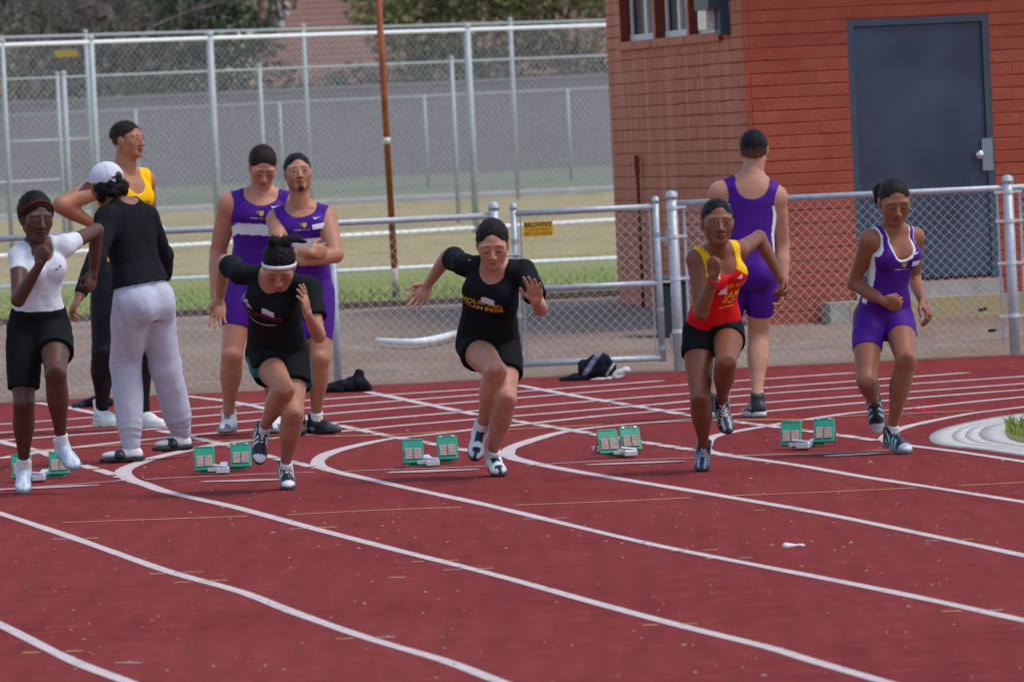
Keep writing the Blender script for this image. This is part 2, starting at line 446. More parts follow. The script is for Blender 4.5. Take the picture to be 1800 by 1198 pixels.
    def leg_prims(s, S, q, grow=0., upto=2.0, k=.025, flare=0., prof=None):
        h = s.h; J = s.J; rt, rs = [np.array(r) * h * s.bulk for r in LEG[s.sex]]
        a, n, e = J['hip' + q], J['kn' + q], J['an' + q]
        if upto < 1.0:
            e2 = a + (n - a) * upto; rr = np.interp(np.linspace(0, upto, 5), np.linspace(0, 1, 5), rt) + grow + flare * np.linspace(0, 1, 5) ** 1.5
            S.limb(a, e2 + (e2 - a) * .2, list(np.append(rr, rr[-1])), k, cut=[(e2, nrm(e2 - a))]); return
        S.limb(a, n, list(rt + grow), k)
        bk = s.bend_back(q)
        S.limb(n, e, list(rs + grow), k)
        S.ell(n + (e - n) * .30 + bk * .012 * h, [nrm(e - n), bk, nrm(np.cross(e - n, bk))], np.array([.075, .027, .031]) * h + grow, .03)
        S.ell(n - bk * .006 * h, [nrm(e - a), bk, nrm(np.cross(e - a, bk))], np.array([.03, .03, .029]) * h + grow, .015)
    # --- body
    def head_prims(s, S):
        k = s.hk; ax = [s.hs, s.hf, s.hu]
        def p(x, y, z): return s.Hc + (s.hs * x + s.hf * y + s.hu * z) * k
        def E(c, r, kk, op='u'): S.ell(p(*c), ax, np.array(r) * k, kk, op)
        E((0, -.012, .032), (.074, .094, .083), .02)
        E((0, .022, -.035), (.058, .066, .074), .03)
        E((0, .060, -.088), (.024, .022, .020), .025)
        for g in (-1, 1):
            E((g * .044, .040, .006), (.019, .031, .032), .03); E((g * .034, .042, -.045), (.020, .028, .030), .03)
            S.limb(p(g * .052, .0, -.045), p(g * .018, .062, -.088), [.018 * k, .016 * k], .025)
            E((g * .040, .058, -.014), (.022, .017, .020), .032)
            E((g * .030, .076, .028), (.028, .010, .010), .02)
            E((g * .033, .0715, .005), (.0165, .0120, .0115), .016)
            E((g * .0135, .097, -.031), (.009, .010, .008), .008)
            E((g * .074, -.008, -.005), (.009, .022, .032), .008)
            E((g * .080, -.010, .004), (.006, .016, .022), .006)
        S.limb(p(0, .085, .012), p(0, .106, -.026), [.008 * k, .0125 * k], .012)
        E((0, .090, -.0555), (.023, .0095, .0055), .008)
        E((0, .087, -.0665), (.019, .0100, .0065), .008)
        E((0, .088, -.0612), (.022, .006, .0022), .004, 's')
        nb = p(0, -.018, -.06); r = (.030 if s.sex == 'F' else .0355) * s.h
        S.limb(s.Nk - s.U * .02 * s.h, nb, [r * 1.12, r], .03)
    def hand_prims(s, S, q, pose, hint):
        h = s.h; J = s.J; hl = .106 * h; w = J['wr' + q]; D = nrm(J['fi' + q] - w); Pn = A(*hint); Pn = nrm(Pn - (Pn @ D) * D)
        T = np.cross(D, Pn) * (1 if q == 'R' else -1); pl = .52 * hl
        S.limb(J['el' + q] * .12 + w * .88, w + D * .15 * pl, [ARM[s.sex][1][3] * h * s.armk * 1.03, .0155 * h], .015)
        S.ell(w + D * pl * .58, [T, D, Pn], np.array([.235, .36, .095]) * hl, .012)
        S.ell(w + D * pl * .75, [T, D, Pn], np.array([.245, .22, .085]) * hl, .01)
        ang = {'fist': (82, 95, 55), 'relaxed': (32, 38, 25), 'open': (8, 12, 8), 'curl': (50, 60, 35)}[pose]
        spr = {'fist': 0, 'relaxed': 5, 'open': 7, 'curl': 3}[pose]
        for i in range(4):
            kp = w + D * pl * (1.0, 1.04, 1.0, .91)[i] + T * hl * (.185, .062, -.062, -.180)[i]
            fl = hl * (.43, .47, .44, .35)[i]; r = hl * (.050, .052, .050, .044)[i]; aa = math.radians((1.5 - i) * spr); b = 0.0
            d0 = nrm(D * math.cos(aa) + T * math.sin(aa)); pt = kp - D * .02 * hl
            for sgm, an in zip((.44, .31, .25), ang):
                b += math.radians(an + (i - 1.5) * 3); dv = d0 * math.cos(b) + Pn * math.sin(b); p2 = pt + dv * fl * sgm
                S.limb(pt, p2, [r, r * .92], .004); pt = p2; r *= .92
        tb = w + D * pl * .28 + T * hl * .17 + Pn * hl * .03
        if pose == 'fist': d1, d2 = nrm(D * .7 + T * .25 + Pn * .65), nrm(D * .35 - T * .75 + Pn * .5)
        elif pose == 'curl': d1, d2 = nrm(D * .75 + T * .45 + Pn * .45), nrm(D * .85 - T * .1 + Pn * .4)
        else: d1, d2 = nrm(D * .7 + T * .62 + Pn * .25), nrm(D * .93 + T * .22 + Pn * .2)
        m = tb + d1 * hl * .25; S.limb(tb, m, [hl * .078, hl * .060], .012); S.limb(m, m + d2 * hl * .25, [hl * .058, hl * .048], .006)
    def foot_frame(s, q):
        J = s.J; v = J['to' + q] - J['an' + q]; vh = nrm(v); sh = nrm(J['kn' + q] - J['an' + q]); fr = s.Fh
        w = nrm(sh * .6 + fr * .4); w = nrm(w - (w @ vh) * vh); ph = .42
        f = math.cos(ph) * vh + math.sin(ph) * w; u = -math.sin(ph) * vh + math.cos(ph) * w
        if getattr(s, 'flat', ''):
            if q in s.flat: f = nrm(A(f[0], f[1], 0)); u = A(0, 0, 1)
        return f, u, np.cross(f, u)
    def body(s, root, skin, hands, lip=None, brow=None, nohead=False):
        S = SDF(.0086)
        s.torso(S, k=.03); s.chest_extra(S); s.shoulders(S, 0., s.trap)
        for q in 'LR':
            s.arm_prims(S, q); s.leg_prims(S, q)
        S.limb(s.Nk - s.U * .03 * s.h, s.Hc - (s.hu * .05 + s.hf * .018) * s.hk, [.030 * s.h, .029 * s.h], .03)
        parts = [S.mesh()]
        Hs = SDF(.0041); s.head_prims(Hs); V, F = Hs.mesh(); hv = (len(parts[0][0]), len(V)); parts.append((V, F))
        for q in 'LR':
            if q in hands:
                Q = SDF(.0042); s.hand_prims(Q, q, *hands[q]); parts.append(Q.mesh())
        off = 0; VV = []; FF = []
        for V, F in parts: VV.append(V); FF.append(F + off); off += len(V)
        V = np.concatenate(VV); F = np.concatenate(FF)
        c = np.tile(skin, (len(V), 1)); c *= (1 + .07 * vnoise(V, 14)[:, None])
        # face colouring in the head's own frame
        H = V[hv[0]:hv[0] + hv[1]] - s.Hc; l = np.stack([H @ s.hs, H @ s.hf, H @ s.hu], 1) / s.hk
        ch = c[hv[0]:hv[0] + hv[1]]; ax_ = np.abs(l[:, 0])
        lipc = skin * A(1.0, .72, .75) if lip is None else lip
        m = (ax_ < .024) & (l[:, 2] > -.074) & (l[:, 2] < -.050) & (l[:, 1] > .078); ch[m] = lipc
        m = m & (np.abs(l[:, 2] + .0612) < .003); ch[m] = skin * .35
        br = skin * .25 if brow is None else brow
        bz = .0315 - .25 * np.maximum(ax_ - .03, 0)
        m = (ax_ > .013) & (ax_ < .044) & (np.abs(l[:, 2] - bz) < .0044) & (l[:, 1] > .05); ch[m] = br * .68 + skin * .32
        m = (ax_ > .006) & (ax_ < .017) & (l[:, 2] < -.034) & (l[:, 2] > -.042) & (l[:, 1] > .088); ch[m] = skin * .4
        m = (ax_ < .03) & (l[:, 2] > -.045) & (l[:, 2] < -.018) & (l[:, 1] > .09); ch[m] = ch[m] * A(1.05, .95, .93)
        if s.extra_face is not None: s.extra_face(l, ch, skin)
        c[hv[0]:hv[0] + hv[1]] = ch
        s.skin_obj = mesh_obj('body', V, F, SKIN, root, c, True)
        s.hl = l
        return s.skin_obj
    extra_face = None; trap = True
    def eyes(s, root, kind, iris=(.02, .011, .008)):
        k = s.hk; l = s.hl
        def sy(x, z):
            m = (np.hypot(l[:, 0] - x, l[:, 2] - z) < .0045) & (l[:, 1] > 0); return l[m, 1].max() if m.any() else .085
        def p(x, z, d=0.): return s.Hc + (s.hs * x + s.hf * (sy(x, z) + d) + s.hu * z) * k
        for g in (-1, 1):
            if kind == 'open':
                S = SDF(.0020); c0 = p(g * .032, .004, -.0052); S.ell(c0, [s.hs, s.hf, s.hu], np.array([.0128, .0080, .0054]) * k, .003); V, F = S.mesh()
                q = np.stack([(V - c0) @ s.hs, (V - c0) @ s.hf, (V - c0) @ s.hu], 1) / k; c = np.tile(A(.27, .245, .235), (len(V), 1)); c[np.hypot(q[:, 0] - .0008, q[:, 2] - .0008) < .0056] = iris
                mesh_obj('eye', V, F, PRINT, root, c, True); zz = (.0072, .0100, .0075); r0, r1 = .0013, .0019
            else: zz = (.0015, -.0028, .0005); r0, r1 = .0018, .0027
            lo = SDF(.0020); pts = [p(g * .0205, zz[0], .0002), p(g * .032, zz[1], .0006), p(g * .0450, zz[2], .0002)]
            lo.limb(pts[0], pts[1], [r0, r1], .003); lo.limb(pts[1], pts[2], [r1, r0], .003)
            V, F = lo.mesh(); mesh_obj('eyelashes', V, F, PRINT, root, np.tile(A(.010, .007, .006), (len(V), 1)), True)
    # --- things worn
    def wear(s, name, S, mat, root, colfn, wr=None, it=1, disp=None, fine=.22, fold=.55):
        V, F = S.mesh(); V = relax(V, F, it, .4)
        if wr or disp:
            n = vnormals(V, F)
            if wr:
                amp, sc = wr; L = s.local(V); Q = np.stack([L[:, 0], L[:, 1] * fold, L[:, 2]], 1)
                wob = vnoise(Q, sc, 3) * .6 + (np.abs(vnoise(Q, sc * 1.9, 5)) - .35) * .8 + fine * vnoise(V, sc * 4, 9)
                V = V + n * (amp * wob)[:, None]
            if disp: V = V + n * disp(V)[:, None]
        c = colfn(V) if callable(colfn) else np.tile(colfn, (len(V), 1))
        return mesh_obj(name, V, F, mat, root, c, True)
    def local(s, V):
        q = V - s.P; return np.stack([q @ s.Ss, q @ s.U, q @ s.Fs], 1)
    def neck_cut(s, S, hw, drop, rise=.06, dep=.2, k=.008, back=None):
        c = s.Nk + s.U * (rise - drop) / 2; 
        rz = min(hw * .95, (rise + drop) * .6)
        S.ell(s.Nk + s.U * (rz - drop), [s.Ss, s.Fs, s.U], A(hw * .97, dep, rz), k, 's')
        S.ell(s.Nk + s.U * (rise + .02), [s.Ss, s.Fs, s.U], A(hw, dep, max(rise + .02 + drop - rz * .85, .05)), .02, 's')
    def arm_cut(s, S, inner, low, k=.008, upext=.10, rs=.09):
        for q, sg in (('L', 1), ('R', -1)):
            c = s.J['sh' + q]; off = (c - s.Nk) @ s.Ss * sg
            c2 = s.Nk + s.Ss * sg * (inner + rs) + s.U * ((c - s.Nk) @ s.U + (upext - low) / 2) + s.Fs * ((c - s.Nk) @ s.Fs)
            S.ell(c2, [s.Ss, s.Fs, s.U], A(rs, .16, (upext + low) / 2), k, 's')
    def hair(s, root, color, thick=.010, face=(.062, .040), side=.0, nape=-.062, disp=.002, extra=None, name='hair', vox=.0050, sc=90, top=0., high=None, ears=True, strand='comb', fade=None):
        """scalp hair with a rounded hairline: half-width of the face opening, height of the hairline above the eyes' level, how low it comes at temples and nape"""
        k = s.hk; S = SDF(vox)
        def p(x, y, z): return s.Hc + (s.hs * x + s.hf * y + s.hu * z) * k
        fr, bk = A(.05, side), A(-.075, nape); dv = fr - bk; nv = nrm(A(-dv[1], dv[0])); n3 = -(s.hf * nv[0] + s.hu * nv[1])
        cuts = [(p(0, fr[0], fr[1]), n3)]
        if high is not None: cuts.append((p(0, 0, high), s.hu))
        S.ell(p(0, -.013 - thick * .9, .033 + top * .5 + thick * .1), [s.hs, s.hf, s.hu], (np.array([.0745, .0945, .083]) + A(.8, .92, 1.0) * thick + A(0, 0, top)) * k, .02, cut=cuts)
        if extra: extra(S, p)
        if high is None: S.ell(p(0, .105, face[1] - .066), [s.hs, s.hf, s.hu], A(face[0] + .006, .085, .112) * k, .010, 's')
        if ears:
            for g in (-1, 1): S.ell(p(g * .084, .0, -.010), [s.hs, s.hf, s.hu], A(.020, .024, .036) * k, .006, 's')
        def tone(V):
            c = np.tile(color, (len(V), 1)) * (1 + .25 * vnoise(V, 60)[:, None])
            if fade is not None:            # clipped sides: the scalp shows towards ears and nape
                z = ((V - s.Hc) @ s.hu) / k; t = np.clip((.035 - z) / .085, 0, 1)[:, None] * .75; c = c * (1 - t) + fade * .75 * t
            return c
        o = s.wear(name, S, HAIR, root, tone, disp=lambda V: disp * (vnoise(V, sc) + .8 * vnoise(V * A(1, .25, .5), sc * 2.2, 8)))
        s.strands(o, color, strand); return o
    def strands(s, o, color, mode, n=900):
        """loose hairs lying on, or standing out of, the hair mass"""
        off = np.array(s.root.location); m = len(o.data.vertices); V = np.zeros(m * 3, np.float32); o.data.vertices.foreach_get('co', V); V = V.reshape(-1, 3) + off
        Nn = np.zeros(m * 3, np.float32); o.data.vertices.foreach_get('normal', Nn); Nn = Nn.reshape(-1, 3); rs = np.random.RandomState(m % 1000); ax = V - s.Hc
        ok = np.where((Nn * ax).sum(1) > .03)[0]
        if len(ok) < 10: return
        pick = rs.choice(ok, n); P = V[pick] + Nn[pick] * .001; nr = Nn[pick]; VV = []; FF = []; CC = []
        if mode == 'comb': D = -s.hf * .9 + s.hu * .25
        else: D = s.hf * .35 - s.hu * .1
        D = D + rs.normal(0, .25 if mode == 'comb' else .5, (n, 3)); D = D - (D * nr).sum(1)[:, None] * nr; D /= np.linalg.norm(D, axis=1)[:, None] + 1e-9
        L = rs.uniform(.02, .05, n) if mode == 'comb' else rs.uniform(.006, .013, n); lift = rs.exponential(.0018, n) if mode == 'comb' else L * .6
        W = np.cross(D, nr); w = rs.uniform(.0006, .0013, n)
        for j, (t, up) in enumerate(((0, 0.), (.5, .75), (1., 1.0))):
            C = P + D * (L * t)[:, None] + nr * (lift * up - (L ** 2 * t * t) / .19 * (1 if mode == 'comb' else .3))[:, None]
            VV.append(C - W * (w * (1 - .6 * t))[:, None]); VV.append(C + W * (w * (1 - .6 * t))[:, None])
        V2 = np.stack(VV, 1).reshape(-1, 3); b = np.arange(n)[:, None] * 6; F2 = np.concatenate([b + np.array([[0, 1, 3, 2]]), b + np.array([[2, 3, 5, 4]])]); c2 = np.repeat(color[None] * rs.uniform(.6, 3.2, (n, 1)) + rs.uniform(0, .012, (n, 1)), 6, 0)
        mesh_obj('loose_hair', V2, F2, HAIR, o, c2)
    def shoe(s, root, q, colfn, solecol, low=0., length=.158, name='shoe', slide=False):
        f, u, sd = s.foot_frame(q); a = s.J['an' + q]; fl = length * s.h; ax = [sd, f, u]
        bot = a - u * .375 * fl; base = SDF(.0052)
        def c(x, y, z): return a + sd * x * fl + f * y * fl + u * z * fl
        cutb = [(a - u * .325 * fl, -u)]
        if not slide:
            base.ell(c(0, -.12, -.22), ax, A(.135, .155, .17) * fl, .02, cut=cutb)
            base.ell(c(0, .14, -.235), ax, A(.145, .30, .14) * fl, .03, cut=cutb)
            base.ell(c(0, .43, -.29), ax, A(.165, .29, .105) * fl, .03, cut=cutb)
            base.limb(c(0, -.05, .16), c(0, -.02, -.22), [.166 * fl, .162 * fl], .02, cut=[(c(0, 0, .10 + low), nrm(u - f * .35))])
            base.ell(c(0, .20, -.16), ax, A(.075, .20, .06) * fl, .015)
        else:
            base.limb(c(-.14, .27, -.27), c(.14, .27, -.27), .1 * fl, .03, cut=cutb + [(c(0, .16, 0), -f), (c(0, .40, 0), f)])
            base.ell(c(0, .27, -.24), ax, A(.17, .14, .115) * fl, .03, cut=cutb)
        V, F = base.mesh(); V = relax(V, F, 1, .4)
        def loc(V): q_ = V - a; return np.stack([q_ @ sd, q_ @ f, q_ @ u], 1) / fl
        n = vnormals(V, F); l = loc(V)
        if not slide:   # lacing ridges
            m = (np.abs(l[:, 0]) < .07) & (l[:, 1] > .05) & (l[:, 1] < .34) & (l[:, 2] > -.24)
            V = V + n * (np.where(m, .004 * np.sin(l[:, 1] * 130 + np.abs(l[:, 0]) * 40), 0))[:, None]
        so = mesh_obj(name, V, F, LEATH, root, colfn(l), True)
        S = SDF(.0058); t = nrm(u); cuts = [(a - u * .295 * fl, u), (a - u * .385 * fl, -u)]
        S.ell(c(0, -.13, -.33), ax, A(.140, .165, .2) * fl, .02, cut=cuts); S.ell(c(0, .14, -.33), ax, A(.140, .33, .2) * fl, .03, cut=cuts)
        S.ell(c(0, .42, -.33), ax, A(.172, .305, .2) * fl, .03, cut=cuts)
        V, F = S.mesh(); sl_ = mesh_obj('sole', V, F, LEATH, so, np.tile(solecol, (len(V), 1)), False)
        s.shoe_min = min(s.shoe_min, V[:, 2].min())
        return so
    def sock(s, root, q, hgt, color, foot=False):
        f, u, sd = s.foot_frame(q); a = s.J['an' + q]; n = nrm(s.J['kn' + q] - a); S = SDF(.006); r = LEG[s.sex][1][-1] * s.h * s.bulk + .004
        top = a + n * hgt
        S.limb(a - u * .02 * s.h, a + n * (hgt + .03), [r * 1.0, r * 1.0], .02, cut=[(top, n)])
        if foot:
            fl = .152 * s.h
            S.ell(a - u * .24 * fl - f * .1 * fl, [sd, f, u], A(.13, .16, .13) * fl, .03); S.ell(a - u * .24 * fl + f * .3 * fl, [sd, f, u], A(.15, .38, .09) * fl, .04)
        return s.wear('sock', S, CLOTH, root, color, wr=(.0012, 60))
    def bvh(s, o):
        off = np.zeros(3); p = o.parent
        while p is not None: off += np.array(p.location); p = p.parent
        vs = [Vector(v.co) + Vector(off) for v in o.data.vertices]
        return BVHTree.FromPolygons(vs, [tuple(p.vertices) for p in o.data.polygons])
    def project(s, bv, t, P2, lift=.0025, back=False):
        """chest-plane points (x to the wearer's left, y up, metres) laid onto the garment"""
        O = s.P + s.U * s.L * t; out = []; fr = s.Fs * (-1 if back else 1)
        for x, y in P2:
            o = O + s.Ss * x + s.U * y; hit = bv.ray_cast(Vector(o + fr * .5), Vector(-fr), 1.0)
            out.append(np.array(hit[0]) + fr * lift if hit[0] is not None else o + fr * .1 * s.h * .6)
        return np.array(out)
    def patch(s, bv, garment, t, x, y, w, h, color, name='name_tag', rot=0., n=(6, 4), lift=.006):
        P2 = []; cr, sr = math.cos(rot), math.sin(rot)
        for j in range(n[1] + 1):
            for i in range(n[0] + 1):
                a, b = (i / n[0] - .5) * w, (j / n[1] - .5) * h; P2.append((x + a * cr - b * sr, y + a * sr + b * cr))
        V = s.project(bv, t, P2, lift); F = np.array([(j * (n[0] + 1) + i, j * (n[0] + 1) + i + 1, (j + 1) * (n[0] + 1) + i + 1, (j + 1) * (n[0] + 1) + i) for j in range(n[1]) for i in range(n[0])])
        return mesh_obj(name, V, F, PRINT, garment, np.tile(color, (len(V), 1)))
    def stroke(s, bv, garment, t, lines, width, color, name='print', lift=.0028):
        VV = []; FF = []
        for ln in lines:
            pts = []
            for (x0, y0), (x1, y1) in zip(ln[:-1], ln[1:]):
                m = max(2, int(math.hypot(x1 - x0, y1 - y0) / .006))
                pts += [(x0 + (x1 - x0) * i / m, y0 + (y1 - y0) * i / m) for i in range(m)]
            pts.append(ln[-1]); P2 = []; w0 = len(VV)
            for i, p in enumerate(pts):
                a, b = pts[max(i - 1, 0)], pts[min(i + 1, len(pts) - 1)]; d = np.array(b) - np.array(a); d = d / (np.linalg.norm(d) + 1e-9)
                P2 += [(p[0] - d[1] * width / 2, p[1] + d[0] * width / 2), (p[0] + d[1] * width / 2, p[1] - d[0] * width / 2)]
            V = s.project(bv, t, P2, lift); b0 = len(VV); VV += list(V)
            FF += [(b0 + 2 * i, b0 + 2 * i + 1, b0 + 2 * i + 3, b0 + 2 * i + 2) for i in range(len(pts) - 1)]
        return mesh_obj(name, np.array(VV), np.array(FF), PRINT, garment, np.tile(color, (len(VV), 1)))
    def poly(s, bv, garment, t, polys, color, name='print', lift=.003):
        VV = []; FF = []
        for pl in polys:
            c = np.mean(pl, 0); P2 = [tuple(c)]; m = len(pl)
            ring = []
            for i in range(m):
                a, b = np.array(pl[i]), np.array(pl[(i + 1) % m]); ring += [tuple(a), tuple((a + b) / 2)]
            V = s.project(bv, t, P2 + ring, lift); b0 = len(VV); VV += list(V); m2 = len(ring)
            FF += [(b0, b0 + 1 + i, b0 + 1 + (i + 1) % m2) for i in range(m2)]
        return mesh_obj(name, np.array(VV), FF, PRINT, garment, np.tile(color, (len(VV), 1)))
    def text(s, bv, garment, t, txt, x, y, size, color, name='lettering', arch=0., sx=1.0, slant=0., lift=.0032, bold=.0):
        V2, F = text_mesh(txt, size, bold); V2 = V2 * A(sx, 1); V2[:, 0] += slant * V2[:, 1]
        V2[:, 1] += -arch * V2[:, 0] ** 2; V = s.project(bv, t, V2 + A(x, y), lift)
        return mesh_obj(name, V, F, PRINT, garment, np.tile(color, (len(V), 1)))

def text_mesh(txt, size, bold=0.):
    cu = bpy.data.curves.new('txt', 'FONT'); cu.body = txt; cu.size = size; cu.align_x = 'CENTER'; cu.align_y = 'CENTER'; cu.offset = bold; cu.resolution_u = 3
    o = bpy.data.objects.new('txt', cu); COL.objects.link(o); dg = bpy.context.evaluated_depsgraph_get()
    me = bpy.data.meshes.new_from_object(o.evaluated_get(dg)); V = np.array([v.co[:2] for v in me.vertices]); F = [tuple(p.vertices) for p in me.polygons]
    bpy.data.objects.remove(o); bpy.data.meshes.remove(me); bpy.data.curves.remove(cu); return V, F

def person_root(p, label, group=None):
    J = p.J; b = (J['toL'] + J['toR']) / 2
    r = empty('person', (b[0], b[1], 0)); tag(r, label, 'person', group); p.root = r; return r
def settle(p, dz=None):
    z = -p.shoe_min if dz is None else dz
    p.root.location.z += z
def two_tone(base, fn):
    def c(l):
        out = np.tile(base, (len(l), 1)).astype(float); fn(l, out); return out
    return c
WHITE = A(.72, .72, .74); BLACKC = A(.010, .010, .012); PURPLE = A(.060, .006, .195)
def tee(p, root, color, sleeve=.55, grow=.010, loose=.7, hem=-.06, wr=(.006, 9), nhw=.075, ndrop=.045, name='shirt', flare=.012, hemflare=.03, longsleeve=None, mat=CLOTH):
    S = SDF(.0068)
    p.torso(S, grow, tlo=hem, thi=1.04, loose=loose, hemflare=hemflare); 
    h = p.h
    for q, sg in (('L', 1), ('R', -1)):
        c = p.P + p.U * p.L * .76 + p.Ss * sg * .045 * h + p.Fs * .046 * h * p.bulk
        S.ell(c, [p.Ss, p.Fs, p.U], np.array([.036, .030, .040]) * h * (1 if p.sex == 'F' else .95) + grow, .04)
    p.shoulders(S, grow * .45, True)
    for q in 'LR': p.arm_prims(S, q, grow * .6, sleeve if longsleeve is None else longsleeve, k=.03, flare=flare)
    p.neck_cut(S, nhw, ndrop, rise=.07, dep=.13)
    return p.wear(name, S, mat, root, color, wr=wr)

def shorts(p, root, color, fR=.45, fL=.45, grow=.010, flare=.01, top=.22, wr=(.004, 10), name='shorts', mat=CLOTH):
    S = SDF(.0068); p.torso(S, grow, tlo=-.2, thi=top, loose=.0)
    for q, sg in (('L', 1), ('R', -1)):
        S.ell(p.P - p.U * .012 * p.h + p.Sh * sg * .044 * p.h - p.Fh * .040 * p.h, [p.Sh, p.Fh, p.U], np.array([.046, .042, .050]) * p.h + grow, .03)
    for q, f in (('R', fR), ('L', fL)): p.leg_prims(S, q, grow, f, k=.03, flare=flare)
    return p.wear(name, S, mat, root, color, wr=wr)

def suit(p, root, color, thighs=(.42, .42), grow=.006, neck=(.10, .07), arm=(.16, .10), hem=-.05, name='speed_suit', mat=None, wr=(.0028, 15), rs=.09, upext=.10, loose=0., rise=.06, ndep=.2):
    S = SDF(.0070)
    p.torso(S, grow, tlo=-.22 if thighs else hem, thi=1.03, loose=loose); p.chest_extra(S, grow); p.shoulders(S, grow, False)
    if thighs:
        for q, f in zip('RL', thighs): p.leg_prims(S, q, grow, f, k=.03)
    p.arm_cut(S, arm[0], arm[1], upext=upext, rs=rs); p.neck_cut(S, neck[0], neck[1], rise=rise, dep=ndep)
    return p.wear(name, S, mat or LYCRA, root, color, wr=wr)

def swoosh(p, bv, g, t, x, y, s, color):
    return p.poly(bv, g, t, [[(x - 1.0 * s, y + .35 * s), (x - .75 * s, y - .15 * s), (x - .4 * s, y - .25 * s), (x + 1.1 * s, y + .5 * s), (x - .3 * s, y + .05 * s), (x - .6 * s, y + .08 * s)]], color, 'logo')
def crest(p, bv, g, t, x, y, s):
    gold = A(.52, .33, .10)
    a = p.poly(bv, g, t, [[(x - .1 * s, y + .5 * s), (x + .9 * s, y + .55 * s), (x + .85 * s, y - .1 * s), (x + .4 * s, y - .6 * s), (x + .05 * s, y - .2 * s)]], gold, 'crest')
    p.poly(bv, g, t, [[(x - 1.0 * s, y + .5 * s), (x - .15 * s, y + .55 * s), (x - .05 * s, y - .4 * s), (x - .45 * s, y - .1 * s), (x - .6 * s, y + .2 * s)]], gold * .35, 'crest')
    p.stroke(bv, g, t, [[(x - 1.8 * s, y - .95 * s), (x - .3 * s, y - .95 * s)]], s * .2, A(.5, .5, .55), 'crest_lettering'); p.stroke(bv, g, t, [[(x - .15 * s, y - .95 * s), (x + 1.6 * s, y - .95 * s)]], s * .2, gold * .6, 'crest_lettering')

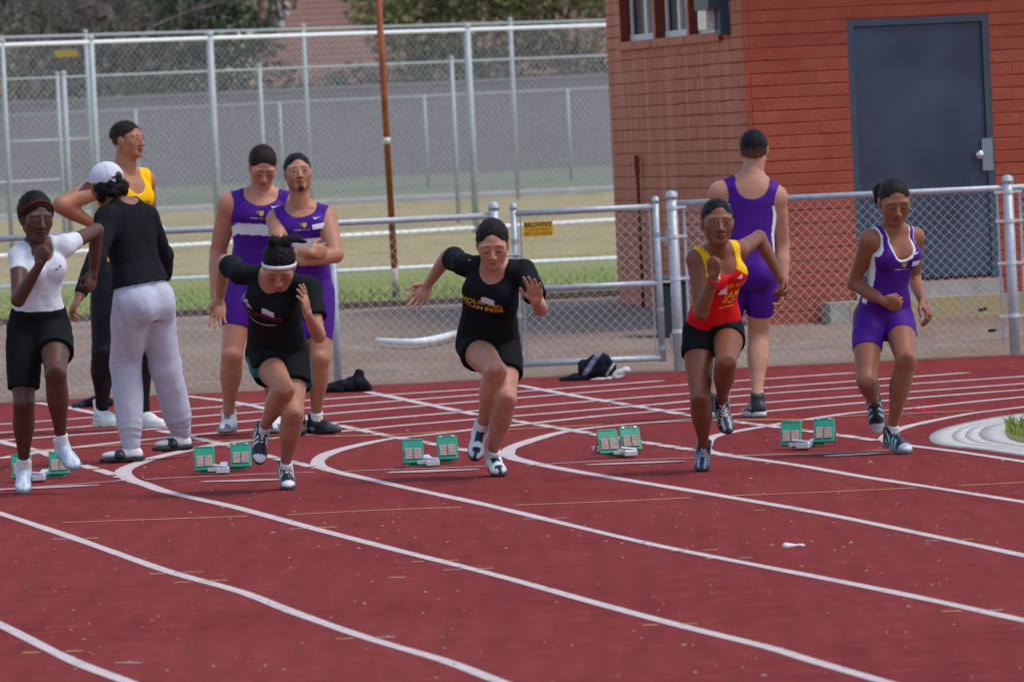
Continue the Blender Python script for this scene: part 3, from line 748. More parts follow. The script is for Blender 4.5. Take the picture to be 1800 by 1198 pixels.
def build_people():
    rng = np.random.RandomState(3)
    # ---------------- runner in the white top
    p = Person(1.63, 'F', dict(pel=(69, 588, -.1), neck=(66, 440, -.2), head=(64, 391, -.26), shR=(33, 456, -.28), elR=(32, 533, -.42), wrR=(70, 472, -.5), fiR=(77, 438, -.52),
        shL=(114, 438, -.15), elL=(170, 411, .1), wrL=(165, 486, .12), fiL=(157, 511, .1), knR=(42, 714, -.2), anR=(42, 822, .02), toR=(41, 862, -.1), knL=(98, 663, -.5), anL=(108, 782, -.3), toL=(127, 814, -.38)),
        'toR', (41, 868), (.38, -.9, -.14), (.05, 0, 1), pyaw=6, bulk=.97, arm=.95); p.trap = False
    r = person_root(p, 'runner in a white fitted top and black shorts with fist at her mouth'); sk = lin('54342a')
    p.body(r, sk, {'R': ('fist', (.5, .7, .3)), 'L': ('fist', (-.6, .5, 0))}); p.eyes(r, 'open')
    def bun(S, q_):
        S.ell(q_(0, -.075, .04), [p.hs, p.hf, p.hu], A(.05, .05, .05), .03)
    p.hair(r, A(.010, .007, .007), .018, (.060, .036), extra=bun, top=.006, disp=.003)
    def band(V): return np.tile(A(.085, .014, .012), (len(V), 1))
    S = SDF(.004); S.ell(p.Hc + p.hu * .033 * p.hk - p.hf * .014, [p.hs, p.hf, p.hu], (A(.074, .094, .083) + .0195) * p.hk, .01, cut=[(p.Hc + (p.hf * .060 + p.hu * .084) * p.hk, nrm(p.hf * .80 - p.hu * .60)), (p.Hc + (p.hf * .044 + p.hu * .090) * p.hk, -nrm(p.hf * .80 - p.hu * .60)), (p.Hc + p.hu * .0, -p.hu)])
    p.wear('headband', S, CLOTH, r, band)
    g = tee(p, r, A(.62, .62, .68), .36, .005, .12, hem=-.02, wr=(.0048, 12), nhw=.075, ndrop=.085, flare=.002, hemflare=.0, mat=LYCRA)
    bv = p.bvh(g); p.stroke(bv, g, .8, [[(.045, -.005), (.055, -.016), (.06, -.004)], [(.068, -.004), (.073, .008), (.083, -.001)]], .005, A(.02, .02, .03), 'logo')
    shorts(p, r, BLACKC, .80, .52, .012, .012, top=.28)
    wsh = two_tone(A(.62, .64, .70), lambda l, o: (o.__setitem__((np.abs(l[:, 0]) > .07) & (l[:, 1] > .1) & (l[:, 1] < .5), A(.36, .48, .70)), o.__setitem__((np.abs(l[:, 0]) < .06) & (l[:, 1] > .05) & (l[:, 1] < .36) & ((l[:, 1] / .06 % 1) < .4), A(.40, .42, .50)), o.__setitem__((np.abs(l[:, 0]) < .025) & (l[:, 1] > .5), A(.40, .48, .62))))
    for q in 'RL': p.shoe(r, q, wsh, A(.22, .28, .40)); p.sock(r, q, .05, WHITE)
    settle(p)

    # ---------------- person in grey sweatpants, back turned
    p = Person(1.74, 'M', dict(pel=(252, 545, 0), neck=(220, 378, .02), head=(188, 338, .05), shL=(190, 398, -.1), elL=(170, 470, -.15), wrL=(141, 533, -.2), fiL=(128, 557, -.22),
        shR=(258, 396, .1), elR=(288, 462, .2), wrR=(290, 500, .3), fiR=(280, 510, .33), knL=(221, 655, -.05), anL=(231, 792, -.03), toL=(181, 812, -.1), knR=(292, 660, .08), anR=(318, 772, .12), toR=(284, 800, .02)),
        'anL', (225, 812), (-.62, .72, -.30), (-.18, .05, 1), pyaw=228); p.trap = False
    p.flat = 'LR'
    r = person_root(p, 'person in a white cap, black long-sleeved top and baggy grey sweatpants, back turned'); sk = lin('8a5c48')
    p.body(r, sk, {'L': ('relaxed', (.8, .3, 0)), 'R': ('relaxed', (-.8, -.3, 0))})
    def curls(S, q_):
        for i in range(60):
            a = rng.uniform(.2, 1.8) * math.pi; S.ell(q_(.078 * math.sin(a), -.012 + .088 * math.cos(a) * (1 if math.cos(a) < 0 else .3), rng.uniform(-.075, -.005)), [p.hs, p.hf, p.hu], A(1, 1, 1) * rng.uniform(.016, .026), .006)
        for i in range(30): S.ell(q_(rng.uniform(-.06, .06), rng.uniform(-.10, -.06), rng.uniform(-.085, -.02)), [p.hs, p.hf, p.hu], A(1, 1, 1) * rng.uniform(.016, .026), .006)
    p.hair(r, A(.008, .007, .008), .010, disp=.005, extra=curls, sc=120, nape=-.075, high=.012, ears=False, strand='short')
    cap = SDF(.0045); n_ = nrm(p.hu * .95 - p.hf * .32); c0 = p.Hc + (p.hu * .016 - p.hf * .0) * p.hk
    cap.ell(p.Hc + p.hu * .030 - p.hf * .014, [p.hs, p.hf, p.hu], A(.096, .117, .103), .02, cut=[(c0, -n_)])
    cap.rbox(p.Hc + p.hf * .135 + p.hu * .048, [p.hs, nrm(p.hf - p.hu * .25), nrm(p.hu + p.hf * .25)], A(.075, .06, .006), .006, .02)
    cap.ell(p.Hc - p.hf * .125 + p.hu * .012 + p.hs * -.01, [p.hs, p.hf, p.hu], A(.028, .05, .022), .004, 's')
    def capc(V):
        c = np.tile(A(.60, .60, .68), (len(V), 1)); l = np.stack([(V - p.Hc) @ p.hs, (V - p.Hc) @ p.hf, (V - p.Hc) @ p.hu], 1)
        an = np.arctan2(l[:, 0], l[:, 1] + .014); seam = np.abs(((an / (math.pi / 3)) % 1) - .5) < .035; c[seam] *= .72; return c
    p.wear('cap', cap, CLOTH, r, capc, wr=(.0015, 30))
    tee(p, r, A(.012, .011, .015), .9, .010, .4, hem=.19, wr=(.007, 8), nhw=.07, ndrop=.01, longsleeve=1.97, hemflare=.22, name='long_sleeved_top')
    S = SDF(.0068); p.torso(S, .010, tlo=-.2, thi=.24, loose=.1)
    for q, sg in (('L', 1), ('R', -1)):
        a, k_, e = p.J['hip' + q], p.J['kn' + q], p.J['an' + q]; n = nrm(e - k_)
        S.ell(p.P - p.U * .02 + p.Sh * sg * .07 - p.Fh * .06, [p.Sh, p.Fh, p.U], A(.095, .095, .11), .04)
        S.limb(a, k_, [.112, .114, .106, .098, .092], .05); S.limb(k_, e - n * .01, [.092, .092, .09, .088, .084, .060], .03, cut=[(e + n * .015, n)])
        S.limb(e - n * .03, e + n * .03, [.056, .054], .012, cut=[(e + n * .035, n)])
    def bunch(V):           # cloth gathered above the cuffs and behind the knees
        d = np.zeros(len(V))
        for q in 'LR':
            k_, e = p.J['kn' + q], p.J['an' + q]; n = nrm(e - k_); L_ = np.linalg.norm(e - k_); al = (V - k_) @ n / L_; rad = np.linalg.norm((V - k_) - ((V - k_) @ n)[:, None] * n, axis=1)
            ph = al * 34 + 2.2 * vnoise(V, 9, 2); m = np.clip((al - .55) / .3, 0, 1) * (al < .97) * (rad < .16) + .6 * np.exp(-(al / .12) ** 2) * (rad < .16); d += m * .0035 * (1 - 2 * np.abs(np.sin(ph))) * (.5 + vnoise(V, 5, 6))
        return d
    def sweat(V): return np.tile(A(.45, .45, .54), (len(V), 1)) * (1 + .06 * vnoise(V, 25)[:, None])
    pants = p.wear('sweatpants', S, CLOTH, r, sweat, wr=(.009, 9), fine=.05, fold=.28, disp=bunch)
    for q in 'RL': p.sock(r, q, .07, WHITE, foot=True); p.shoe(r, q, lambda l: np.tile(A(.012, .012, .018), (len(l), 1)), A(.015, .015, .02), name='slide_sandal', slide=True)
    settle(p)

    # ---------------- tall man in the yellow singlet
    p = Person(1.96, 'M', dict(pel=(208, 492, 0), neck=(219, 318, 0), head=(226, 259, -.02), shR=(180, 338, -.14), elR=(108, 372, -.2), wrR=(158, 402, -.1), fiR=(184, 416, -.05),
        shL=(253, 330, .14), elL=(262, 405, .25), wrL=(256, 470, .2), fiL=(250, 500, .15), knR=(182, 628, -.1), anR=(180, 728, -.02), toR=(203, 752, -.12), knL=(244, 630, .08), anL=(252, 730, .15), toL=(278, 748, .06)),
        'anR', (182, 757), (.86, -.5, .02), (0, 0, 1), pyaw=50)
    p.flat = 'LR'
    r = person_root(p, 'tall man in a yellow singlet and black tights, hand on hip, face turned aside'); sk = lin('a06a50')
    p.body(r, sk, {'R': ('relaxed', (0, .5, -.8)), 'L': ('relaxed', (-.5, 0, 0))}, brow=A(.03, .018, .012)); p.eyes(r, 'open')
    p.hair(r, A(.060, .034, .025), .0035, (.076, .036), nape=-.045, disp=.0008, strand='short'); p.hair(r, A(.020, .012, .009), .010, (.074, .040), side=.05, nape=.03, disp=.0015, name='hair_top', strand='short')
    g = suit(p, r, A(.86, .47, .008), None, .008, (.105, .15), (.165, .10), hem=-.02, name='singlet', mat=CLOTH)
    bv = p.bvh(g); p.text(bv, g, .72, 'PANTHERS', 0, 0, .05, A(.02, .02, .02))
    S = SDF(.0068); p.torso(S, .007, tlo=-.2, thi=.2); p.chest_extra(S, .006)
    for q in 'LR': p.leg_prims(S, q, .006)
    p.wear('tights', S, LYCRA, r, A(.010, .010, .014), wr=(.0015, 14))
    for q in 'RL': p.shoe(r, q, two_tone(A(.70, .70, .70), lambda l, o: o.__setitem__((np.abs(l[:, 2] + .17) < .03) & (l[:, 1] < .1), A(.45, .45, .45))), A(.62, .60, .56), low=.12)
    settle(p)

    # ---------------- two men in purple speed suits, facing
    def suitcol(p, neck, armi, sidewhite=False, band=None, trim=0.):
        def f(V):
            l = p.local(V); c = np.tile(PURPLE, (len(V), 1)); t = l[:, 1] / p.L
            if band is not None:
                t0, th, curve = band; x = np.abs(l[:, 0]) / (.1 * p.h)
                y = t - t0 + curve * np.maximum(x - .75, 0); m = (np.abs(y) < th) & (l[:, 2] > -.01); c[m] = WHITE * .95
                m = (x > .86) & (t < t0) & (t > t0 - .22) & (l[:, 2] > -.05) & (l[:, 2] < .045); c[m] = WHITE * .9
            return c
        return f
    for spec in ('down', 'crossed'):
        if spec == 'down':
            p = Person(1.87, 'M', dict(pel=(452, 508, .05), neck=(459, 350, .03), head=(462, 300, -.03), shR=(403, 366, .03), elR=(384, 448, .1), wrR=(378, 520, .04), fiR=(377, 556, -.0),
                shL=(512, 366, .03), elL=(527, 448, .1), wrL=(520, 520, .04), fiL=(518, 552, 0), knR=(408, 630, -.02), anR=(402, 733, .05), toR=(386, 758, -.1), knL=(478, 630, 0), anL=(480, 733, .06), toL=(484, 757, -.1)),
                'toR', (388, 766), (.10, -.80, -.58), (0, .3, 1), pyaw=3)
            p.flat = 'LR'; lab = 'man in a purple speed suit with a white chest band, head bowed'; sk = lin('b87c66')
        else:
            p = Person(1.76, 'M', dict(pel=(538, 522, .05), neck=(530, 375, .03), head=(524, 312, 0), shR=(488, 394, .04), elR=(492, 456, -.1), wrR=(545, 452, -.22), fiR=(574, 446, -.16),
                shL=(574, 391, .02), elL=(590, 455, -.05), wrL=(530, 467, -.24), fiL=(503, 452, -.22), knR=(522, 636, .05), anR=(524, 738, .1), toR=(529, 764, -.05), knL=(562, 636, 0), anL=(556, 738, .05), toL=(602, 759, -.02)),
                'anL', (566, 762), (.14, -.97, .10), (-.04, 0, 1), pyaw=-4)
            p.flat = 'LR'; lab = 'man in a purple speed suit standing with his arms crossed'; sk = lin('a87258')
            def beard(l, ch, skin):
                m = ((l[:, 0] / .019) ** 2 + ((l[:, 2] + .096) / .017) ** 2 < 1) & (l[:, 1] > .04); ch[m] = A(.05, .03, .022)
                m = (l[:, 2] < -.045) & (l[:, 2] > -.1) & (l[:, 1] > -.02) & (np.abs(l[:, 0]) > .035); ch[m] = ch[m] * .72
            p.extra_face = beard
        r = person_root(p, lab)
        if spec == 'down':
            p.body(r, sk, {'R': ('relaxed', (1, .3, 0)), 'L': ('relaxed', (-1, .3, 0))}, brow=A(.03, .015, .01)); p.eyes(r, 'down')
            p.hair(r, A(.022, .012, .010), .010, (.074, .040), nape=-.05, disp=.002, strand='short', fade=sk)
            g = suit(p, r, suitcol(p, None, None, band=(.63, .062, .25)), (.60, .60), .007, (.115, .075), (.155, .12), loose=.35)
            bv = p.bvh(g); crest(p, bv, g, .80, -.0, .005, .032); swoosh(p, bv, g, .86, .095, .015, .024, WHITE)
            sc = two_tone(A(.66, .67, .68), lambda l, o: (o.__setitem__((np.abs(l[:, 0]) < .07) & (l[:, 1] < .30), A(.20, .21, .24)), o.__setitem__((l[:, 1] > .5) & (np.abs(l[:, 0]) > .05), A(.10, .11, .12)), o.__setitem__((l[:, 0] > .09) & (l[:, 1] > .1) & (l[:, 1] < .25), A(.75, .5, .2))))
            for q in 'RL': p.shoe(r, q, sc, A(.25, .25, .27))
        else:
            p.body(r, sk, {'R': ('relaxed', (0, 1, 0)), 'L': ('curl', (0, 1, .2))}, brow=A(.015, .009, .008)); p.eyes(r, 'open')
            p.hair(r, A(.014, .009, .009), .007, (.076, .036), side=-.012, nape=-.055, disp=.0015, strand='short', fade=sk)
            g = suit(p, r, suitcol(p, None, None, band=(.60, .062, .15)), (.72, .72), .007, (.105, .055), (.145, .12), loose=.3)
            bv = p.bvh(g); crest(p, bv, g, .81, .015, .005, .030); swoosh(p, bv, g, .88, .105, .008, .022, WHITE); p.patch(bv, g, .80, .115, .0, .075, .032, A(.7, .7, .72), rot=.12)
            sc = two_tone(A(.018, .017, .020), lambda l, o: (o.__setitem__((l[:, 1] > .42), A(.05, .05, .055)), o.__setitem__((np.abs(l[:, 1] - .14) < .05) & (np.abs(l[:, 0]) < .1), A(.80, .42, .02)), o.__setitem__((l[:, 1] < .05) & (l[:, 2] < -.24), A(.28, .27, .33))))
            for q in 'RL': p.shoe(r, q, sc, A(.02, .02, .022)); p.sock(r, q, .04, WHITE)
        settle(p)

    # ---------------- runner with the white headband
    p = Person(1.62, 'F', dict(pel=(487, 624, -.15), neck=(480, 492, -.5), head=(491, 470, -.66), shR=(424, 483, -.4), elR=(395, 462, 0), wrR=(386, 530, .05), fiR=(382, 570, 0),
        shL=(543, 508, -.55), elL=(560, 592, -.6), wrL=(541, 556, -.8), fiL=(533, 514, -.85), knR=(500, 686, -.6), anR=(463, 754, -.3), toR=(457, 806, -.36), knL=(515, 728, -.4), anL=(502, 818, -.1), toL=(507, 853, -.24)),
        'toL', (507, 861), (-.06, -.70, -.71), (.02, -.6, 1), pyaw=-6, bulk=.93, arm=.92); p.trap = False
    r = person_root(p, 'runner in a black tee with a white headband, bent low, palm raised'); sk = lin('a8735c')
    p.body(r, sk, {'R': ('open', (.3, -.9, 0)), 'L': ('open', (-.9, .2, .2))}); p.eyes(r, 'down')
    def topknot(S, q_):
        S.ell(q_(-.022, -.045, .125), [p.hs, p.hf, p.hu], A(.034, .034, .038), .015); S.ell(q_(.026, -.05, .120), [p.hs, p.hf, p.hu], A(.042, .034, .030), .015)
        pts = [q_(.04, -.06, .128), q_(.085, -.075, .118), q_(.115, -.085, .092), q_(.14, -.09, .078)]
        for a, b, r0, r1 in zip(pts[:-1], pts[1:], (.024, .018, .011), (.018, .011, .004)): S.limb(a, b, [r0, r1], .01)
    p.hair(r, A(.008, .007, .008), .010, (.062, .032), extra=topknot, disp=.003)
    S = SDF(.0035); pn = nrm(p.hf * .55 - p.hu * .83)
    S.ell(p.Hc + p.hu * .033 * p.hk - p.hf * .014, [p.hs, p.hf, p.hu], (A(.074, .094, .083) + .0155) * p.hk, .01, cut=[(p.Hc + (p.hf * .085 + p.hu * .064) * p.hk, pn), (p.Hc + (p.hf * .076 + p.hu * .077) * p.hk, -pn)])
    p.wear('headband', S, CLOTH, r, A(.68, .68, .72))
    g = tee(p, r, A(.012, .013, .015), .62, .011, .6, hem=-.06, wr=(.008, 8), flare=.020, hemflare=.03, ndrop=.055)
    bv = p.bvh(g); p.patch(bv, g, .78, .025, -.012, .075, .036, A(.62, .60, .66))
    p.stroke(bv, g, .72, [[(-.15, .035), (-.13, .062), (-.12, .035), (-.105, .06), (-.09, .03), (-.07, .025)], [(-.14, .03), (-.115, .05), (-.10, .022), (-.085, .04), (-.075, .02)]], .006, A(.45, .47, .55))
    p.text(bv, g, .70, 'RUNNERS', 0, -.008, .044, A(.22, .03, .05), arch=-1.2, sx=1.05, bold=.0008); p.stroke(bv, g, .70, [[(-.13, -.04), (-.06, -.065), (0, -.072), (.06, -.06)]], .006, A(.35, .37, .45))
    def shc(V):
        c = np.tile(BLACKC, (len(V), 1))
        for q, sg in (('R', -1), ('L', 1)):
            a, k_ = p.J['hip' + q], p.J['kn' + q]; d = nrm(k_ - a); w = V - a; s_ = nrm(p.Sh - (p.Sh @ d) * d) * sg; al = w @ d; lat = w @ s_
            fr = nrm(np.cross(d, s_)); m = (lat > .03) & (np.abs(w @ fr) < .028) & (al > .03); c[m] = A(.02, .16, .19)
        return c
    shorts(p, r, shc, .46, .55, .012, .018, top=.3)
    def stripes(base, st, toe, ang=.6):
        def f(l, o):
            m = (np.abs(l[:, 0]) > .075) & (l[:, 1] > .02) & (l[:, 1] < .36); ph = ((l[:, 1] + .35 * l[:, 2]) / .105) % 1; o[m & (ph < .45)] = st
            m = (np.abs(l[:, 0]) < .035) & (l[:, 1] > .06) & (l[:, 1] < .34) & (((l[:, 1] / .07) % 1) < .5) & (l[:, 2] > -.25); o[m] = st
            o[l[:, 1] > .56] = toe
        return two_tone(base, f)
    for q in 'RL': p.shoe(r, q, stripes(A(.012, .010, .022), A(.66, .66, .72), A(.66, .66, .72)), A(.05, .05, .06)); p.sock(r, q, .03, WHITE)
    settle(p)

    # ---------------- runner with the yellow lettering
    p = Person(1.66, 'F', dict(pel=(857, 606, -.1), neck=(868, 474, -.4), head=(866, 431, -.5), shR=(815, 466, -.3), elR=(787, 450, 0), wrR=(753, 500, .05), fiR=(727, 533, .02),
        shL=(921, 478, -.4), elL=(950, 543, -.55), wrL=(943, 530, -.8), fiL=(938, 500, -.86), knR=(872, 653, -.6), anR=(847, 749, -.25), toR=(836, 797, -.33), knL=(889, 702, -.4), anL=(866, 796, -.1), toL=(880, 831, -.26)),
        'toL', (880, 838), (-.02, -.90, -.40), (0, -.2, 1), pyaw=-8, bulk=.95, arm=.92); p.trap = False
    r = person_root(p, 'runner in a black tee with yellow chest lettering, open palm forward'); sk = lin('b27c66')
    p.body(r, sk, {'R': ('open', (.2, -.9, .3)), 'L': ('open', (-.25, -.9, -.3))}, brow=A(.04, .022, .018)); p.eyes(r, 'down')
    def tail(S, q_):
        S.ell(q_(.0, -.105, .02), [p.hs, p.hf, p.hu], A(.035, .035, .035), .02); S.limb(q_(0, -.11, .02), q_(.06, -.13, -.07), [.028, .014], .02)
    p.hair(r, A(.016, .010, .011), .011, (.060, .050), extra=tail, disp=.003)
    g = tee(p, r, A(.011, .012, .014), .66, .011, .6, hem=-.04, wr=(.008, 8), flare=.020, hemflare=.03, ndrop=.06)
    bv = p.bvh(g); ye = A(.66, .36, .02)
    p.patch(bv, g, .73, .015, .018, .075, .034, A(.62, .60, .66)); 
    p.text(bv, g, .70, 'VOLCANO', -.015, .016, .042, ye, arch=.8, sx=1.12, bold=.0012); p.text(bv, g, .67, 'CLAN INDIA', -.005, -.010, .038, ye, arch=-.8, sx=1.02, bold=.0014)
    shorts(p, r, BLACKC, .34, .56, .010, .012, top=.3)
    def sh7(l, o):
        o[(np.abs(l[:, 0]) > .085) & (l[:, 1] > -.05)] = A(.62, .62, .68); o[(np.abs(l[:, 1] - .42) < .055)] = A(.68, .68, .72); o[(l[:, 1] > .60) & (np.abs(l[:, 0]) > .04)] = A(.55, .55, .58)
    for q in 'RL': p.shoe(r, q, two_tone(A(.012, .011, .018), sh7), A(.02, .02, .025)); p.sock(r, q, .03, WHITE)
    settle(p)

    # ---------------- runner in red and yellow
    p = Person(1.60, 'F', dict(pel=(1254, 584, -.1), neck=(1262, 444, -.32), head=(1261, 391, -.44), shR=(1224, 454, -.36), elR=(1232, 549, -.5), wrR=(1255, 485, -.62), fiR=(1254, 455, -.64),
        shL=(1298, 440, -.2), elL=(1334, 416, .05), wrL=(1372, 487, .1), fiL=(1379, 512, .06), knR=(1231, 697, -.3), anR=(1237, 783, 0), toR=(1233, 820, -.15), knL=(1276, 636, -.7), anL=(1268, 704, -.4), toL=(1279, 752, -.5)),
        'toR', (1233, 829), (.14, -.98, -.05), (.03, 0, 1), pyaw=4, bulk=.92, arm=.95)
    r = person_root(p, 'runner in a red singlet with yellow straps and black shorts, fist raised'); sk = lin('7a4a36')
    p.body(r, sk, {'R': ('fist', (.5, .8, 0)), 'L': ('curl', (-.6, -.4, 0))}); p.eyes(r, 'open')
    p.hair(r, A(.010, .008, .008), .006, (.062, .044), disp=.0015)
    def red(V):
        l = p.local(V); c = np.tile(A(.60, .006, .010), (len(V), 1)); t = l[:, 1] / p.L
        x = np.abs(l[:, 0]); dz = l[:, 1] - p.L; c[dz > -.062 - .75 * np.maximum(x - .055, 0)] = A(.80, .44, .004); return c
    g = suit(p, r, red, None, .009, (.082, .095), (.118, .09), hem=.10, name='singlet', mat=LYCRA, wr=(.004, 12))
    bv = p.bvh(g); gd = A(.72, .34, .02)
    p.text(bv, g, .66, 'THE ROSE', .045, .012, .034, gd, bold=.0008, slant=.1); p.text(bv, g, .56, 'JAM', .035, .0, .06, gd, slant=.25, bold=.0005)
    p.stroke(bv, g, .48, [[(-.02, 0), (0, .012), (.02, -.006), (.04, .012), (.06, .002)], [(-.04, -.03), (.0, -.024), (.05, -.028)]], .007, gd)
    p.patch(bv, g, .66, -.035, -.008, .05, .04, A(.66, .62, .70)); p.poly(bv, g, .80, [[(.04, -.01), (.075, .01), (.075, -.018)]], A(.75, .55, .6), 'logo')
    g2 = shorts(p, r, BLACKC, .34, .30, .008, .006, top=.2, wr=(.002, 12)); 
    S = SDF(.004); w_, e_ = p.J['wrR'], p.J['elR']; n_ = nrm(w_ - e_); S.limb(w_ - n_ * .03, w_ + n_ * .02, .0325, .005, cut=[(w_ - n_ * .012, n_), (w_ - n_ * .03, -n_)])
    p.wear('wristband', S, CLOTH, r, A(.45, .03, .05))
    S = SDF(.004); S.limb(w_ - n_ * .03 + p.Ss * .022 - p.Fs * -.012, w_ - n_ * .012 + p.Ss * .024 + p.Fs * .016, .011, .005); p.wear('wrist_tag', S, CLOTH, r, A(.6, .55, .5))
    def sh8(l, o):
        a = np.abs(l[:, 0]); o[(a > .05) & (a < .1) & (l[:, 1] > .38)] = A(.28, .28, .36); o[(((l[:, 1] + a) / .075) % 1 < .4) & (a < .085) & (l[:, 1] > .03) & (l[:, 1] < .40) & (l[:, 2] > -.27)] = A(.60, .50, .55)
        o[(a > .11) & (((l[:, 1]) / .16) % 1 < .25)] = A(.30, .30, .38)
    for q in 'RL': p.shoe(r, q, two_tone(A(.014, .014, .026), sh8), A(.02, .02, .03), low=.06)
    f, u, sd = p.foot_frame('L'); a = p.J['anL']; S = SDF(.0034); S.limb(a + f * .05 + u * .0, a + f * .065 + u * .035 + p.Ss * .04, .0035, .004); S.limb(a + f * .065 + u * .035 + p.Ss * .04, a + f * .05 + u * .095 + p.Ss * .055, .0035, .004); p.wear('shoelace', S, CLOTH, r, A(.62, .52, .56))
    settle(p)

    # ---------------- man in purple walking away
    p = Person(1.80, 'M', dict(pel=(1314, 480, 0), neck=(1322, 325, 0), head=(1326, 271, .02), shL=(1267, 345, 0), elL=(1254, 430, .05), wrL=(1248, 505, -.02), fiL=(1250, 540, -.02),
        shR=(1364, 352, 0), elR=(1373, 438, .06), wrR=(1376, 511, .0), fiR=(1370, 536, .0), knR=(1333, 596, .02), anR=(1331, 706, -.03), toR=(1306, 726, .10), knL=(1280, 600, .02), anL=(1257, 706, -.03), toL=(1248, 724, .12)),
        'anR', (1326, 733), (.10, .99, .03), (0, 0, 1), pyaw=177)
    p.flat = 'LR'
    r = person_root(p, 'man in a purple speed suit seen from behind beside the brick building'); sk = lin('b07c66')
    p.body(r, sk, {'R': ('relaxed', (-.9, -.2, 0)), 'L': ('relaxed', (.9, -.2, 0))}); 
    p.hair(r, A(.008, .008, .010), .009, (.060, .036), nape=-.068, disp=.002, strand='short', fade=sk)
    def s9(V):
        l = p.local(V); c = np.tile(PURPLE, (len(V), 1)); t = l[:, 1] / p.L; x = np.abs(l[:, 0])
        w = np.interp(t, [.1, .35, .62, .8], [.0, .018, .020, .05]); m = (t > .12) & (t < .74) & (l[:, 2] > -w - .045) & (l[:, 2] < .03) & (x > .09); c[m] = WHITE * .9; return c
    suit(p, r, s9, (.68, .68), .007, (.115, .125), (.135, .14), loose=.25, rise=.05)
    def sh9(l, o):
        o[l[:, 1] > .45] = A(.36, .30, .20); o[(np.abs(l[:, 1] - .02) < .05) & (np.abs(l[:, 2] + .20) < .025) & (np.abs(l[:, 0]) > .08)] = A(.5, .42, .12)
    for q in 'RL': p.shoe(r, q, two_tone(A(.018, .020, .030), sh9), A(.60, .58, .58), low=.04); p.sock(r, q, .05, A(.5, .5, .55))
    settle(p)

    # ---------------- runner in purple with white trim
    p = Person(1.63, 'F', dict(pel=(1553, 560, -.1), neck=(1571, 408, -.22), head=(1572, 354, -.30), shR=(1527, 420, -.28), elR=(1501, 497, -.24), wrR=(1552, 528, -.4), fiR=(1576, 534, -.43),
        shL=(1607, 416, -.1), elL=(1606, 487, .1), wrL=(1621, 526, -.02), fiL=(1640, 563, -.07), knL=(1592, 634, -.5), anL=(1567, 754, -.4), toL=(1594, 786, -.52), knR=(1523, 666, -.25), anR=(1536, 702, .1), toR=(1541, 738, .14)),
        'toL', (1592, 798), (.13, -.90, -.40), (.02, -.15, 1), pyaw=8, bulk=.92, arm=.95)
    p.flat = ''
    r = person_root(p, 'runner in a purple suit with white trim and hoop earrings, looking down'); sk = lin('8a5640')
    p.body(r, sk, {'R': ('fist', (0, .9, .3)), 'L': ('relaxed', (-.6, .3, -.4))}); p.eyes(r, 'down')
    def pony(S, q_):
        S.ell(q_(-.062, -.085, .03), [p.hs, p.hf, p.hu], A(.03, .035, .042), .02); S.limb(q_(-.07, -.09, .03), q_(-.075, -.085, -.035), [.024, .012], .02)
    p.hair(r, A(.018, .013, .014), .006, (.062, .044), extra=pony, disp=.002, sc=140)
    nhw, nd = .078, .135; ai, al = .108, .10
    def s10(V):
        l = p.local(V); c = np.tile(PURPLE, (len(V), 1)); t = l[:, 1] / p.L
        rz = min(nhw * .95, (.06 + nd) * .6); w_ = .014
        for cz, rx, rzz in ((rz - nd, nhw * .97, rz), (.08, nhw, max(.08 + nd - rz * .85, .05))):
            q_ = V - (p.Nk + p.U * cz); a = np.stack([q_ @ p.Ss / (rx + w_), q_ @ p.Fs / .225, q_ @ p.U / (rzz + w_)], 1); c[(a ** 2).sum(1) < 1.0] = WHITE
        for sh, sg in (('shL', 1), ('shR', -1)):
            sj = p.J[sh]; c2 = p.Nk + p.Ss * sg * (ai + .09) + p.U * ((sj - p.Nk) @ p.U + (.10 - al) / 2) + p.Fs * ((sj - p.Nk) @ p.Fs)
            q_ = V - c2; a = np.stack([q_ @ p.Ss / (.09 + .012), q_ @ p.Fs / .175, q_ @ p.U / ((.10 + al) / 2 + .012)], 1); c[(a ** 2).sum(1) < 1.0] = WHITE
        x = np.abs(l[:, 0]); w = np.interp(t, [.22, .42, .55, .78], [.0, .03, .05, .055]); m = (t > .20) & (t < .76) & (l[:, 2] > -.035 - w * .4) & (l[:, 2] < w * .55) & (x > .07); c[m] = WHITE * .92
        return c
    g = suit(p, r, s10, (.50, .42), .006, (nhw, nd), (ai, al))
    bv = p.bvh(g); crest(p, bv, g, .66, .005, .012, .026); swoosh(p, bv, g, .80, .078, .008, .020, WHITE); p.patch(bv, g, .67, .082, .018, .05, .03, A(.7, .7, .72), rot=.1)
    for sg in (-1, 1):
        c = p.Hc + (p.hs * sg * .082 - p.hf * .005 - p.hu * .065) * p.hk; m = MB(); pts = [c + (A(.2 * sg, -.95, 0) * 0 + p.hf * .55 * math.cos(t) * .025 + p.hs * .8 * math.cos(t) * .025 + A(0, 0, 1) * math.sin(t) * .025) for t in np.linspace(0, 2 * math.pi, 20)]
        m.path(pts, .0014, 5).build('hoop_earring', simple('silver', (.45, .43, .38), .35, .9), r, True)
    def sh10(l, o):
        m = (np.abs(l[:, 0]) > .07) & (l[:, 1] > .0) & (l[:, 1] < .38); o[m & ((((l[:, 1] + .5 * l[:, 2]) / .11) % 1) < .42)] = A(.20, .50, .60); o[l[:, 1] > .50] = A(.36, .37, .44); o[l[:, 1] > .62] = A(.55, .56, .6)
    for q in 'RL': p.shoe(r, q, two_tone(A(.012, .013, .024), sh10), A(.16, .16, .19)); p.sock(r, q, .03, WHITE * .8)
    settle(p)
